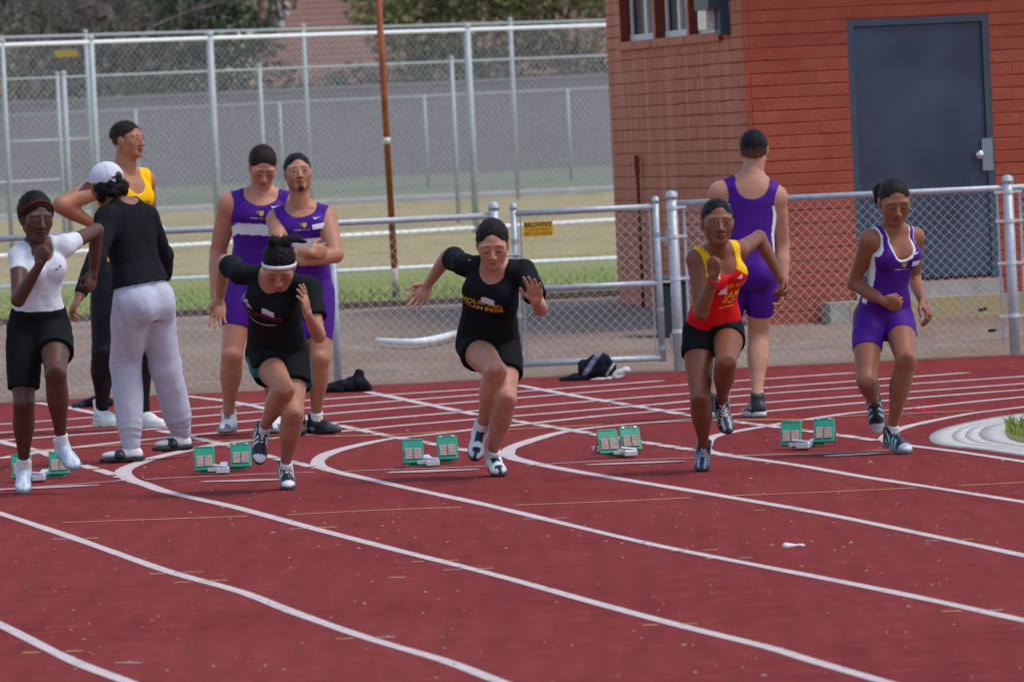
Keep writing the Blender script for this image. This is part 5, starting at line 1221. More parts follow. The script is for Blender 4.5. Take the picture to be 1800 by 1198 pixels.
def build_front_fence():
    Y = FY; P = lambda x, y: A(X_at(x, y, Y), Y)
    # left run
    xl, xr = P(-160, 430), P(873, 480); r = empty('chain_link_fence', (xl[0], Y, 0)); tag(r, 'low chain-link fence run between the track and lawn, left of the gate', 'fence')
    pst = [P(-60, 500), P(287, 480), P(587, 500), xr]
    for i, q in enumerate(pst): 
        o = post(r, q, -.25, 1.24 if i < 3 else 1.29, .030 if i < 3 else .040)
    MB().tube((xl[0], Y, 1.235), (xr[0], Y, 1.235), .024, 12).build('top_rail', GALV, r, True)
    chain(r, xl, xr, .03, 1.25, .072, .0024, GALVD); MB().tube((xl[0], Y + .003, .1), (xr[0], Y + .003, .1), .003, 5).build('tension_wire', BAND, r)
    # gate
    g0, g1 = P(909, 510), P(1159, 500); r = empty('gate', (g0[0], Y, 0)); tag(r, 'low chain-link gate with a yellow sign on its mesh', 'gate')
    for q in (g0, g1): 
        o = post(r, q, .07, 1.285, .026, name='gate_stile')
        for z in (.16, .45, 1.02): MB().tube((q[0] + .0, Y, z), (q[0], Y, z + .03), .0305, 14).build('tension_band', BAND, o)
    for z, rr in ((1.245, .024), (.665, .024), (.10, .024)): MB().tube((g0[0], Y, z), (g1[0], Y, z), rr, 12).build('rail', GALV, r, True)
    chain(r, g0 + A(.03, 0), g1 - A(.03, 0), .08, 1.26, .072, .0024, GALVD)
    for q, sg in ((g0, 1), (g1, -1)): MB().box((q[0] + sg * .05, Y, .68), (.012, .006, 1.14)).build('tension_bar', BAND, r)
    MB().tube((g0[0] - .09, Y - .03, .93), (g0[0] + .03, Y - .03, .93), .010, 8).tube((g0[0] + .045, Y - .035, .86), (g0[0] + .05, Y - .035, .95), .012, 8).build('latch', GALV, r)
    for z in (.22, 1.0): MB().box((g1[0] + .055, Y, z), (.13, .03, .035)).tube((g1[0] + .075, Y - .01, z - .05), (g1[0] + .075, Y - .01, z + .06), .012, 8).build('hinge', BAND, r)
    # right run
    t0, t1 = P(1188, 505), P(1778, 475); t2 = P(2000, 460); r = empty('chain_link_fence', (t0[0], Y, 0)); tag(r, 'low chain-link fence run in front of the brick building, right of the gate', 'fence')
    for q, rr in ((t0, .041), (t1, .040)):
        o = post(r, q, -.3, 1.31, rr)
        for z in (.28, .68, 1.0, 1.22):
            MB().tube((q[0], Y, z), (q[0], Y, z + .028), rr + .004, 14).build('tension_band', GALVD, o)
            for sg in ((1,) if q is t0 else (-1, 1)): MB().box((q[0] + sg * (rr + .03), Y - .01, z + .014), (.07, .02, .02)).build('band_bolt', GALVD, o)
    MB().tube((t0[0], Y, 1.262), (t2[0], Y, 1.262), .024, 12).build('top_rail', GALV, r, True)
    for q in (t0 + A(.085, 0), t1 - A(.085, 0), t1 + A(.085, 0)): MB().tube((q[0], Y, .08), (q[0], Y, 1.26), .010, 8).build('tension_bar', GALV, r)
    chain(r, t0 + A(.09, 0), t1 - A(.09, 0), .04, 1.28, .072, .0024, GALVD); chain(r, t1 + A(.09, 0), t2, .04, 1.28, .072, .0024, GALVD)
    MB().tube((t0[0], Y + .003, .12), (t2[0], Y + .003, .12), .003, 5).build('tension_wire', BAND, r)
    # sign wired to the gate
    c = at(946, 402.5, Y - .035); w, h = 52 / 232, 26 / 232; s = empty('sign', tuple(c)); tag(s, 'small yellow contractor sign with black lettering wired to the gate', 'sign')
    MB().box(c, (w, .004, h), None, .0008).build('sign_plate', simple('sign_yellow', (.72, .36, .008), .5, noise=.08, nscale=30), s); ink = simple('sign_ink', (.06, .015, .004), .6)
    for t, z, sz, b in (("BROWN'S", .032, .052, .0012), ('CUSTOM FENCE', -.004, .026, 0.), ('602-253-5553', -.033, .032, .0003)):
        V2, F = text_mesh(t, sz, b); V2 = V2 * A(.205 / (np.ptp(V2[:, 0])) if t != 'CUSTOM FENCE' else .19 / np.ptp(V2[:, 0]), 1); V = np.c_[V2[:, 0] + c[0], np.full(len(V2), c[1] - .0035), V2[:, 1] + c[2] + z]
        mesh_obj('lettering', V, F, ink, s)

def far_fence(name, label, A0, A1, zb, zt, posts, r, rails, pitch=.075, wire=.0022, mesh=True, rp=.03, caps=True, railmat=None):
    root = empty(name, (A0[0], A0[1], 0)); tag(root, label, 'fence'); d = A1 - A0
    for t, rr in posts: q = A0 + d * t; post(root, q, zb - .3, zt + (.05 if caps else .0), rr, FARG, caps)
    for z in rails: MB().tube((A0[0], A0[1], z), (A1[0], A1[1], z), rp, 10).build('rail', railmat or FARG, root, True)
    if mesh: chain(root, A0, A1, zb + .05, zt, .115, .0021, GALVD, weave=False)
    return root
def tpx(A0, A1, px, py):
    """share of the way from A0 to A1 at which the fence crosses this pixel's column"""
    d = ray(px, py); s = (A1 - A0); M_ = np.array([[d[0], -s[0]], [d[1], -s[1]]]); u = np.linalg.solve(M_, A0); return u[1]
def build_far_fences():
    A0, A1 = A(-9.2, 97.0), A(3.2, 108.2); A0 = A0 - (A1 - A0) * .3
    t = [(tpx(A0, A1, x, 250), r) for x, r in ((-190, .036), (12, .036), (168, .048), (377, .055), (830, .055))]
    far_fence('chain_link_fence', 'tall chain-link backstop fence with a bright white top rail', A0, A1, .36, 3.47, t, .05, (3.47, .43), rp=.030, railmat=simple('bright_rail', (.85, .86, .88), .35))
    B0, B1 = A(-9.6, 113.5), A(3.2, 128); B0 = B0 - (B1 - B0) * .3
    t = [(tpx(B0, B1, x, 200), r) for x, r in ((-150, .036), (157, .036), (540, .036), (904, .04))]
    f = far_fence('chain_link_fence', 'tall chain-link fence standing behind the backstop on the raised kerb', B0, B1, .72, 3.86, t, .04, (3.86,), rp=.024)
    q0, q1 = B0 + (B1 - B0) * tpx(B0, B1, 15, 220), B0 + (B1 - B0) * tpx(B0, B1, 158, 220); MB().tube((q0[0], q0[1], 2.1), (q1[0], q1[1], 2.1), .025, 8).build('rail', FARG, f, True)
    C0, C1 = A(-9.4, 107.6), A(3.0, 115.2); C0 = C0 - (C1 - C0) * .3
    t = [(tpx(C0, C1, x, 250), r) for x, r in ((-210, .032), (106, .032), (117, .045), (462, .033), (800, .036))]
    f = far_fence('chain_link_fence', 'shorter chain-link fence with a gate post, between the two tall fences', C0, C1, .44, 3.08, t, .04, (3.08,), rp=.021)
    q0, q1 = C0 + (C1 - C0) * tpx(C0, C1, -210, 280), C0 + (C1 - C0) * tpx(C0, C1, 104, 280); MB().tube((q0[0], q0[1], 1.45), (q1[0], q1[1], 1.45), .025, 8).build('rail', FARG, f, True)
    D0, D1 = A(-18, 138.5), A(6, 141)
    t = [(tpx(D0, D1, x, 240), .030) for x in (240, 494, 749, 1001)]
    far_fence('chain_link_fence', 'low chain-link fence just in front of the grey block wall', D0, D1, .84, 2.70, t, .03, (2.70,), rp=.018, caps=False)
    ylw = simple('far_sign_yellow', (.42, .28, .06), .6)
    for x0, x1, y0, y1, Y, lab in ((96, 136, 89, 100, 98.6, 'faded yellow sign high on the tall backstop fence'), (-6, 11, 148, 161, 106.8, 'yellow sign on the shorter fence gate, cut by the frame')):
        a, b = at(x0, y0, Y), at(x1, y1, Y); o = MB().box((a + b) / 2, (abs(b[0] - a[0]), .01, abs(b[2] - a[2])), None, .002).build('sign', ylw); tag(o, lab, 'sign')
    # white pipe rail on short legs across the lawn
    Y = 69.0; a, b = at(-60, 507.5, Y), at(1180, 449, Y); z = (a[2] + b[2]) / 2; r = empty('pipe_rail', (a[0], Y, .33)); tag(r, 'low white pipe rail across the lawn behind the fence', 'rail')
    wp = simple('white_pipe', (.78, .78, .80), .45); MB().tube((a[0], Y, z), (b[0], Y, z), .024, 10).build('pipe', wp, r, True)
    for x in np.arange(a[0] + .3, b[0], 2.4): MB().tube((x, Y, .25), (x, Y, z), .018, 8).build('leg', wp, r)
    # orange pole
    base = at(697, 531, 65.0); zb = .33; q0 = A(base[0], 65.0, zb - .05); top = at(664, -20, 65.0); r = empty('pole', tuple(q0)); tag(r, 'rust-orange steel pole standing at the edge of the lawn', 'pole')
    f = lambda z: q0 + (top - q0) * ((z - q0[2]) / (top[2] - q0[2]))
    om = simple('rust_orange', (.36, .085, .025), .6, .0, noise=.35, nscale=9); MB().tube(f(.62), f(4.6), .031, 12).build('shaft', om, r, True)
    MB().tube(f(.40), f(.62), .034, 12).build('faded_foot', simple('faded_orange', (.45, .36, .33), .7, noise=.3, nscale=14), r, True); MB().tube(f(.2), f(.40), .036, 12).build('base_sleeve', simple('pole_base', (.07, .05, .045), .7), r, True)
    zt = at(681, 247, 65.0)[2]; MB().tube(f(zt - .035), f(zt + .03), .0335, 12).build('tape_band', simple('tape', (.66, .60, .55), .7), r, True)
    # timber edging between dirt and lawn, and the far kerb
    Y = 62.2; o = MB().box((-3, Y, .33), (24, .09, .12), None, .01).build('timber_edging', simple('weathered_timber', (.15, .11, .09), .9, noise=.35, nscale=10, bump=.5, bscale=30)); tag(o, 'weathered timber edging between the dirt bank and the lawn', 'edging')
    o = MB().box((-3, 125.9, .72), (60, .3, .14), None, .02).build('far_kerb', simple('far_kerb', (.42, .40, .40), .9, noise=.15, nscale=3)); tag(o, 'long pale concrete kerb at the far side of the lawn', 'kerb')
    # white plastic pipe lying on the dirt
    pts = []
    for x, y in ((662, 599), (680, 601), (705, 603), (730, 603), (755, 600), (775, 596), (800, 589)):
        lo, hi = 52.0, 62.0
        for _ in range(40):
            mid = (lo + hi) / 2; q = at(x, y, mid)
            if q[2] > terr(q[0], mid) + .03: lo = mid
            else: hi = mid
        pts.append(at(x, y, lo) + A(0, 0, .01))
    MBp = MB().path(pts, [.016, .022, .026, .028, .030, .030, .030], 10); o = MBp.build('plastic_pipe', wp, None, True); tag(o, 'bent white plastic pipe lying on the dirt bank', 'pipe')

# ------------------------------------------------------------------ brick building
def build_building():
    cz = .02; C = A(X_at(1320, 400, 55.05), 55.05); dl = nrm(A(-.195, 1)); dr = nrm(A(1, .195)); H0, H1 = .0, 3.75; LL, LR = 5.27, 5.6
    root = empty('brick_building', (C[0], C[1], 0)); tag(root, 'red painted slump-block building with a grey steel door', 'building')
    m, nt, p = new_mat('painted_block'); oi = N(nt, 'ShaderNodeObjectInfo')
    cur, tc = grain(nt, p, [((.37, .086, .050), 0, 1, 1), ((.30, .056, .039), .40, .72, 2.2), ((.43, .118, .076), .55, .8, 9), ((.27, .056, .036), .62, .8, 30)], 0, rough=.85, bump=.7, bdist=.008, bscale=45)
    mr = N(nt, 'ShaderNodeMapRange'); mr.inputs['To Min'].default_value = .965; mr.inputs['To Max'].default_value = 1.035; nt.links.new(oi.outputs['Random'], mr.inputs['Value'])
    sc = N(nt, 'ShaderNodeVectorMath', operation='SCALE'); nt.links.new(cur, sc.inputs[0]); nt.links.new(mr.outputs[0], sc.inputs['Scale'])
    # pale mineral runs on the left-facing wall, mixed stronger to paint in missing light
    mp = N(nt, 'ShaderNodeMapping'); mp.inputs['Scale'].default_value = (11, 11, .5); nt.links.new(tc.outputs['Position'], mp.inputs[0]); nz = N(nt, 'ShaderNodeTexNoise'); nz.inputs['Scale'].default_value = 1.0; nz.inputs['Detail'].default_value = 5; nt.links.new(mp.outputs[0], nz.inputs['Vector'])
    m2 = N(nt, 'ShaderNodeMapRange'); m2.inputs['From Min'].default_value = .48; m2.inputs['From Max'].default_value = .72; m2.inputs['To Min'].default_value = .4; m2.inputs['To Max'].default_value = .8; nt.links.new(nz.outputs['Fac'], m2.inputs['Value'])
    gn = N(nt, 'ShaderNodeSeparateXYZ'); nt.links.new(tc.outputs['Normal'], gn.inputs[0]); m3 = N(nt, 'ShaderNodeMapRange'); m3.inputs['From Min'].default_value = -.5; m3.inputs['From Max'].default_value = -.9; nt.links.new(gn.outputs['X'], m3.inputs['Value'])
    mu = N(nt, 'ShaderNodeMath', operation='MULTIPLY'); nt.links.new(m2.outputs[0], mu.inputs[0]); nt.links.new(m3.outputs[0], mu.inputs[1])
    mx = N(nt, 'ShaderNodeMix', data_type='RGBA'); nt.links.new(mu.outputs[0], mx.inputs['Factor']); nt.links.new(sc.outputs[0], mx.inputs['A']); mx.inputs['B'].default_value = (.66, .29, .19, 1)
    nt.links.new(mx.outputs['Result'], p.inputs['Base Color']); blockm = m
    mort = simple('painted_mortar', (.19, .042, .028), .95)
    def W(u, d, t, out=0.):      # point t metres along wall direction u from the corner, `out` metres outwards
        nrml = A(-dl[1] * 0 + dl[0] * 0, 0); return C + u * t
    nl = A(-dl[1], dl[0]); nl = nl if nl[0] < 0 else -nl; nr = A(-dr[1], dr[0]); nr = nr if nr[1] < 0 else -nr
    ch = .1016; rs = random.Random(9)
    door = (X_at(1493, 200, 55.4), X_at(1742, 200, 55.6)); d0 = (door[0] - C[0]) / dr[0]; d1 = (door[1] - C[0]) / dr[0]; dzt = 2.635; dzb = .50
    wins = [(.74, 1.94), (2.04, 3.26), (3.36, 4.68)]; wz = 2.60
    # core behind the blocks (recessed mortar plane)
    core = MB()
    def wallbox(mb, u, n, t0, t1, z0, z1, out0, out1):
        a = C + u * t0; b = C + u * t1; v = [a - n * 0 + n * out0, b + n * out0, b + n * out1, a + n * out1]
        i0 = len(mb.v)
        for z in (z0, z1):
            for q in v: mb.v.append(A(q[0], q[1], z))
        mb.f += [tuple(i0 + i for i in q) for q in ((0, 3, 2, 1), (4, 5, 6, 7), (0, 1, 5, 4), (1, 2, 6, 5), (2, 3, 7, 6), (3, 0, 4, 7))]
    wallbox(core, dl, nl, .006, LL, H0, wz - .02, -.19, -.006)
    prev = .006
    for a, b in wins: wallbox(core, dl, nl, prev, a, wz - .02, H1, -.19, -.006); prev = b
    wallbox(core, dl, nl, prev, LL, wz - .02, H1, -.19, -.006)
    wallbox(core, dr, nr, .2, d0 - .0, H0, H1, -.19, -.006); wallbox(core, dr, nr, d1, LR, H0, H1, -.19, -.006); wallbox(core, dr, nr, d0, d1, dzt, H1, -.19, -.006); wallbox(core, dr, nr, d0, d1, H0, dzb - .1, -.19, -.006)
    e = C + dl * LL + dr * LR; core.build('wall_core', mort, root)
    bx = MB(); bk = [C + dl * LL - nl * .19, C + dl * LL + dr * LR, C + dr * LR - nr * .19]
    wallbox(bx, dr, -dl * -1, .0, LR, H0, H1, LL - .2, LL) if False else None
    roof = MB(); i0 = 0
    for z in (H1, H1 + .18):
        for q in (C - dr * .35 - dl * .35, C + dr * (LR + .3) - dl * .35, C + dr * (LR + .3) + dl * (LL + .3), C - dr * .35 + dl * (LL + .3)): roof.v.append(A(q[0], q[1], z))
    roof.f = [(0, 3, 2, 1), (4, 5, 6, 7), (0, 1, 5, 4), (1, 2, 6, 5), (2, 3, 7, 6), (3, 0, 4, 7)]; roof.build('roof', simple('roof_fascia', (.16, .10, .08), .8), root)
    back = MB(); 
    for a_, b_ in ((C + dl * LL, C + dl * LL + dr * LR), (C + dr * LR, C + dl * LL + dr * LR)):
        i0 = len(back.v); back.v += [A(a_[0], a_[1], H0), A(b_[0], b_[1], H0), A(b_[0], b_[1], H1), A(a_[0], a_[1], H1)]; back.f.append((i0, i0 + 1, i0 + 2, i0 + 3))
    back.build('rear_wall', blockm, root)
    # blocks: shared meshes by length, individually placed on what the picture shows, joined elsewhere
    cache = {}
    def blockshape(L, hb, ex, ey):
        mb = MB(); pr = [(-.0275, -.5), (.0225, -.5), (.0275, -.44), (.0275, .44), (.0225, .5), (-.0275, .5)]; b = .0
        for sx in (-.5, .5):
            for y, z in pr: mb.v.append(ex * L * sx + ey * y + A(0, 0, z * hb))
        mb.f = [tuple(reversed(range(6))), tuple(range(6, 12))] + [(i, (i + 1) % 6, 6 + (i + 1) % 6, 6 + i) for i in range(6)]; return mb
    def block_mesh(length, var, ex, ey):
        key = (round(length, 3), var, round(ex[0], 2))
        if key in cache: return cache[key]
        hb = ch - .007; mb = blockshape(length - .0006, hb, np.r_[ex, 0], np.r_[ey, 0]); q = random.Random(hash((var, round(length, 2))) % 999)
        mb.v = [v + A(0, 0, q.uniform(-.0012, .0012)) + np.r_[ey, 0] * q.uniform(-.0015, .0015) for v in mb.v]
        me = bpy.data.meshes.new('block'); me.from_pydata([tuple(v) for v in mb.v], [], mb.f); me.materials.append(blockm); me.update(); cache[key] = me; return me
    joined = MB(); count = [0, 0]; zmax_vis = 3.05
    def course(u, n, t0, t1, z, individual):
        zc = z + ch / 2; row = int(round(z / ch)); L = .406; t = t0; first = True
        cuts = [t0]; s = (L / 2 if row % 2 else L); q = math.ceil((t0 - (0 if row % 2 else 0)) / L) 
        k = (0 if row % 2 == 0 else -.5); x = k * L
        while x < t1:
            a, b = max(x, t0), min(x + L, t1); x += L
            if b - a < .03: continue
            c = C + u * (a + b) / 2 + n * (-.0275 + rs.uniform(-.0015, .0015)); zz = zc + rs.uniform(-.0015, .0015)
            if individual((a + b) / 2, z):
                o = bpy.data.objects.new('block', block_mesh(b - a, rs.randrange(3), u, n)); COL.objects.link(o); o.parent = root; o.location = (c[0] - C[0], c[1] - C[1], zz); count[0] += 1
            else: joined.box((c[0], c[1], zz), (b - a - .0006, .055, ch - .007), (np.r_[u, 0], np.r_[n, 0], A(0, 0, 1)), 0); count[1] += 1
    nrow = int((H1 - H0) / ch)
    for row in range(nrow + 1):
        z = H0 + row * ch; z1 = z + ch
        vis = (.22 < z < zmax_vis)
        indR = lambda t, z: .2 < z < 2.85 and t < 2.75
        indL = lambda t, z: .5 < z < 2.5 and t < 2.6 
        segs = [(.0, LL)]
        if z1 > wz: segs = [(0., wins[0][0]), (wins[0][1], wins[1][0]), (wins[1][1], wins[2][0]), (wins[2][1], LL)]
        for a, b in segs: course(dl, nl, a + (.0), b, z, indL)
        segs = [(.058, LR)]
        if dzb - .05 < z < dzt: segs = [(.058, d0), (d1, LR)]
        for a, b in segs: course(dr, nr, a, b, z, indR)
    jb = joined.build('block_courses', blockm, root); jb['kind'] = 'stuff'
    # windows on the left wall
    whitef = simple('window_frame_white', (.62, .62, .62), .5); blk = simple('window_gasket', (.015, .015, .018), .6); glass = simple('window_glass', (.13, .115, .12), .15, 0, spec=.6); silm = blockm
    def wb(name, u, n, t0, t1, z0, z1, o0, o1, mat, parent): 
        mb = MB(); wallbox(mb, u, n, t0, t1, z0, z1, o0, o1); return mb.build(name, mat, parent)
    for i, (a, b) in enumerate(wins):
        w = wb('window', dl, nl, a, b, wz, H1 - .1, -.13, -.112, glass, root)
        wb('frame', dl, nl, a, b, wz, wz + .055, -.112, -.085, whitef, w)
        for t in (a + .0, a + .62, b - .09): wb('frame', dl, nl, t, t + (.09 if t == a + .62 else .06), wz + .055, H1 - .1, -.112, -.088, whitef, w)
        for t in (a + .061, a + .72, b - .17): wb('gasket', dl, nl, t, t + .045, wz + .056, H1 - .1, -.112, -.098, blk, w)
        wb('sill', dl, nl, a - .03, b + .03 if i == 2 else b + .04, wz - .075, wz - .004, -.12, .035, silm, w)
    # wall lamp next to the windows
    a = .50; lamp = empty('wall_lamp', (C + dl * .6)[0:2].tolist() + [2.75]); tag(lamp, 'dark blue wall lamp with a frosted lens beside the windows', 'lamp')
    navy = simple('lamp_body', (.03, .045, .085), .5)
    wb('housing', dl, nl, .44, .95, 2.78, 3.02, -.0, .17, navy, lamp); wb('backplate', dl, nl, .42, .62, 2.57, 2.78, -.0, .08, navy, lamp); wb('lens', dl, nl, .62, .93, 2.62, 2.779, .02, .15, simple('frosted_lens', (.62, .56, .56), .25, noise=.3, nscale=30, spec=.6), lamp)
    # red pipe with a box at its head on the left wall
    q = C + dl * 4.02 + nl * .05; pipe = empty('standpipe', (q[0], q[1], .3)); tag(pipe, 'red painted pipe with a small box, fixed to the block wall', 'pipe'); pm = simple('pipe_red', (.15, .028, .02), .7, noise=.2, nscale=20)
    MB().tube((q[0], q[1], .2), (q[0], q[1], 1.50), .016, 8).build('shaft', pm, pipe, True); MB().box((q[0], q[1], 1.53), (.045, .05, .16), None, .006).build('switch_box', pm, pipe)
    # steel door
    steel = simple('door_steel', (.033, .042, .078), .5, noise=.42, nscale=1.7, spec=.45, bump=.05, bscale=6); fr = simple('door_frame', (.045, .062, .092), .5, noise=.1, nscale=6)
    D = empty('door', (C + dr * d0).tolist() + [dzb]); 
    D.location = tuple(np.array(D.location) - np.array(root.location)); D.parent = root; D['label'] = 'slate blue steel door in a matching frame'
    fw = .055
    wb('frame', dr, nr, d0, d0 + fw, dzb, dzt, -.1, -.003, fr, D); wb('frame', dr, nr, d1 - fw, d1, dzb, dzt, -.1, -.003, fr, D); wb('frame', dr, nr, d0 + fw, d1 - fw, dzt - fw, dzt, -.1, -.003, fr, D)
    wb('leaf', dr, nr, d0 + fw + .006, d1 - fw - .006, dzb + .028, dzt - fw - .006, -.08, -.025, steel, D); wb('gap', dr, nr, d0 + fw, d1 - fw, dzb - .005, dzt - fw, -.1, -.082, blk, D)
    alu = simple('knob_steel', (.60, .60, .64), .22, .9); k = C + dr * (d1 - fw - .075) + nr * .03; kz = at(1722, 272, k[1])[2]
    kb = MB().tube((k[0], k[1] + .06, kz), (k[0], k[1] - .01, kz), .018, 10).dome((0, 0, 0), .001, .001, 4, 2); S = SDF(.006); S.ell((k[0], k[1] - .02, kz), np.eye(3), A(.038, .03, .038), .01); S.limb((k[0], k[1] + .06, kz), (k[0], k[1], kz), .016, .01); Vv, Ff = S.mesh(); mesh_obj('knob', Vv, Ff, alu, D, None, True)
    wb('latch_guard', dr, nr, d1 - fw - .045, d1 - .01, kz - .13, kz + .13, -.02, .004, simple('guard_steel', (.22, .24, .28), .5, .3), D)
    for z in (2.25, 1.2): wb('hinge', dr, nr, d0 + fw - .012, d0 + fw + .012, z, z + .11, -.026, -.0, fr, D)
    # concrete base and yellow-edged stoop below the door
    conc = simple('stoop_concrete', (.33, .29, .26), .9, noise=.15, nscale=7, bump=.4, bscale=40); st = empty('stoop', (C + dr * 1.0).tolist() + [.2]); tag(st, 'concrete door stoop with a worn yellow painted front edge', 'stoop')
    wb('threshold', dr, nr, d0 - .02, d1 + .02, .2, dzb - .004, -.09, .03, conc, st); tsl = (X_at(1450, 550, 54.4) - C[0]) / dr[0]
    ye, ntt, pp = new_mat('worn_yellow'); cc, _ = grain(ntt, pp, [((.40, .29, .12), 0, 1, 1), ((.33, .27, .22), .46, .60, 5), ((.45, .36, .2), .5, .7, 22)], 0, bump=.4, bdist=.01, bscale=30); ntt.links.new(cc, pp.inputs['Base Color'])
    wb('slab', dr, nr, tsl, LR, .1, .372, .031, .30, conc, st); wb('yellow_edge', dr, nr, tsl + .17, LR, .1, .373, .3005, .34, ye, st); wb('edge_end', dr, nr, tsl, tsl + .17, .1, .370, .3005, .335, conc, st)
    # dark things stacked against the wall behind the gate post
    q = at(1174, 520, 54.2); b = empty('storage_bin', (q[0], 54.2, .18)); tag(b, 'dark plastic bin standing by the block wall behind the gate post', 'bin'); dk = simple('bin_dark', (.02, .022, .03), .5); dk2 = simple('bin_lid', (.06, .075, .12), .5)
    MB().box((q[0] + .03, 54.2, .38), (.26, .3, .46), None, .02).build('bin_body', dk, b); MB().box((q[0] + .03, 54.2, .635), (.29, .33, .05), None, .012).build('lid', dk2, b); MB().tube((q[0] - .05, 54.03, .62), (q[0] + .09, 54.03, .62), .01, 8).build('handle', simple('bin_handle', (.45, .38, .2), .5), b)
    return root

# ------------------------------------------------------------------ bags and clothes on the ground
def heap(name, label, cat, prims, col, disp, vox=.007, sc=14, mat=None):
    S = SDF(vox)
    for a, b, r in prims: S.limb(a, b, r if hasattr(r, '__len__') else [r], .03)
    V, F = S.mesh(); n = vnormals(V, F); V = V + n * (disp * (np.abs(vnoise(V, sc)) * 1.6 - .6 + .5 * vnoise(V, sc * 2.3, 4)))[:, None]; V[:, 2] = np.maximum(V[:, 2], .004)
    o = mesh_obj(name, V, F, mat or CLOTH, None, col(V) if callable(col) else np.tile(col, (len(V), 1)), True); tag(o, label, cat); return o
def build_heaps():
    b = gnd(610, 689); s = 244.
    q = lambda x, y, dy=0.: at(x, y, b[1] + dy)
    heap('jacket', 'crumpled black jacket heaped at the track edge', 'jacket', [(q(574, 684), q(600, 680), [.035, .05]), (q(600, 680), q(640, 678), [.05, .055]), (q(605, 672, .05), q(632, 668, .05), [.03, .05]), (q(628, 668), q(632, 656), [.05, .035]), (q(636, 675, -.04), q(642, 684), [.05, .03])], A(.012, .012, .018), .014)
    b2 = gnd(1045, 668); q2 = lambda x, y, dy=0.: at(x, y, b2[1] + dy)
    def pc(V):
        c = np.tile(A(.013, .014, .022), (len(V), 1)); x0 = b2[0]; u = (V[:, 0] - q2(1045, 645)[0]) * 1.0 - (V[:, 2] - q2(1045, 645)[2]) * .75; c[(np.abs(u + .04) < .022) & (V[:, 2] > .03)] = A(.20, .20, .28); c[(np.abs(u - .13) < .010) & (V[:, 2] > .03)] = A(.36, .36, .38); return c
    heap('backpack', 'black backpack with grey panels slumped by the gate', 'backpack', [(q2(1032, 652), q2(1066, 650), [.055, .06]), (q2(1028, 640), q2(1058, 634), [.04, .06]), (q2(1045, 630), q2(1056, 632), [.03, .04]), (q2(1062, 636), q2(1076, 644), [.05, .03]), (q2(1020, 640), q2(1024, 652), [.02, .03])], pc, .012)
    heap('dark_cloth', 'flat dark cloth spread beside the backpack', 'cloth', [(q2(985, 667), q2(1010, 664), [.012, .03]), (q2(1010, 664), q2(1030, 662), [.035, .035])], lambda V: np.tile(A(.016, .018, .028), (len(V), 1)), .008)
    heap('white_shirt', 'crumpled white shirt beside the backpack at the gate', 'shirt', [(q2(1066, 663), q2(1085, 659), [.02, .03]), (q2(1085, 659), q2(1100, 652), [.035, .03]), (q2(1040, 667, -.05), q2(1070, 666, -.05), [.012, .018])], A(.55, .50, .50), .012)
    b3 = gnd(150, 716.5); q3 = lambda x, y, dy=0.: at(x, y, b3[1] + dy)
    heap('sports_bag', 'dark bag lying on the track behind the tall man', 'bag', [(q3(130, 712), q3(165, 706), [.022, .035]), (q3(165, 706), q3(192, 708), [.035, .035])], lambda V: np.where((V[:, :1] < q3(148, 708)[0]), A(.035, .045, .07), A(.010, .010, .012)), .006)
    b4 = gnd(1648, 578, .22)
    for x, y, lab in ((1727, 544, 'dark scrap of litter by the yellow stoop edge'), (1744, 581, 'dark scrap of litter on the dirt before the stoop')):
        Y = 54.0 if y < 560 else 52.9; c = at(x, y, Y); c[2] = max(c[2], float(terr(0, Y)) + .01); heap('litter', lab, 'litter', [(c - A(.02, 0, 0), c + A(.025, 0, .004), .014)], A(.02, .02, .03), .004, .005)

# ------------------------------------------------------------------ background: wall, hedge, trees, house
def leaves(n, fn, size, cols, seed, mat):
    rs = np.random.RandomState(seed); P = fn(rs, n); s = rs.uniform(.6, 1.4, n)[:, None] * size
    a = rs.normal(size=(n, 3)); a /= np.linalg.norm(a, axis=1)[:, None]; b = np.cross(a, rs.normal(size=(n, 3))); b /= np.linalg.norm(b, axis=1)[:, None]
    V = np.stack([P - a * s, P + b * s * .55, P + a * s, P - b * s * .55], 1).reshape(-1, 3); F = np.arange(4 * n).reshape(n, 4)
    ci = rs.randint(0, len(cols), n); clump = vnoise(P, .9, seed) * .75 + .35 * vnoise(P, 2.3, seed) + 1; C = np.array(cols)[ci] * (rs.uniform(.7, 1.3, n) * np.clip(clump, .4, 1.6))[:, None]
    return V, F, np.repeat(C, 4, 0)
def blob_points(lobes):
    def f(rs, n):
        w = np.array([l[3] * l[4] * l[5] for l in lobes]) ** .66; w /= w.sum(); k = rs.choice(len(lobes), n, p=w); out = np.zeros((n, 3))
        d = rs.normal(size=(n, 3)); d /= np.linalg.norm(d, axis=1)[:, None]; r = rs.uniform(.35, 1.0, n) ** .6
        L = np.array(lobes); return L[k, :3] + d * r[:, None] * L[k, 3:6]
    return f
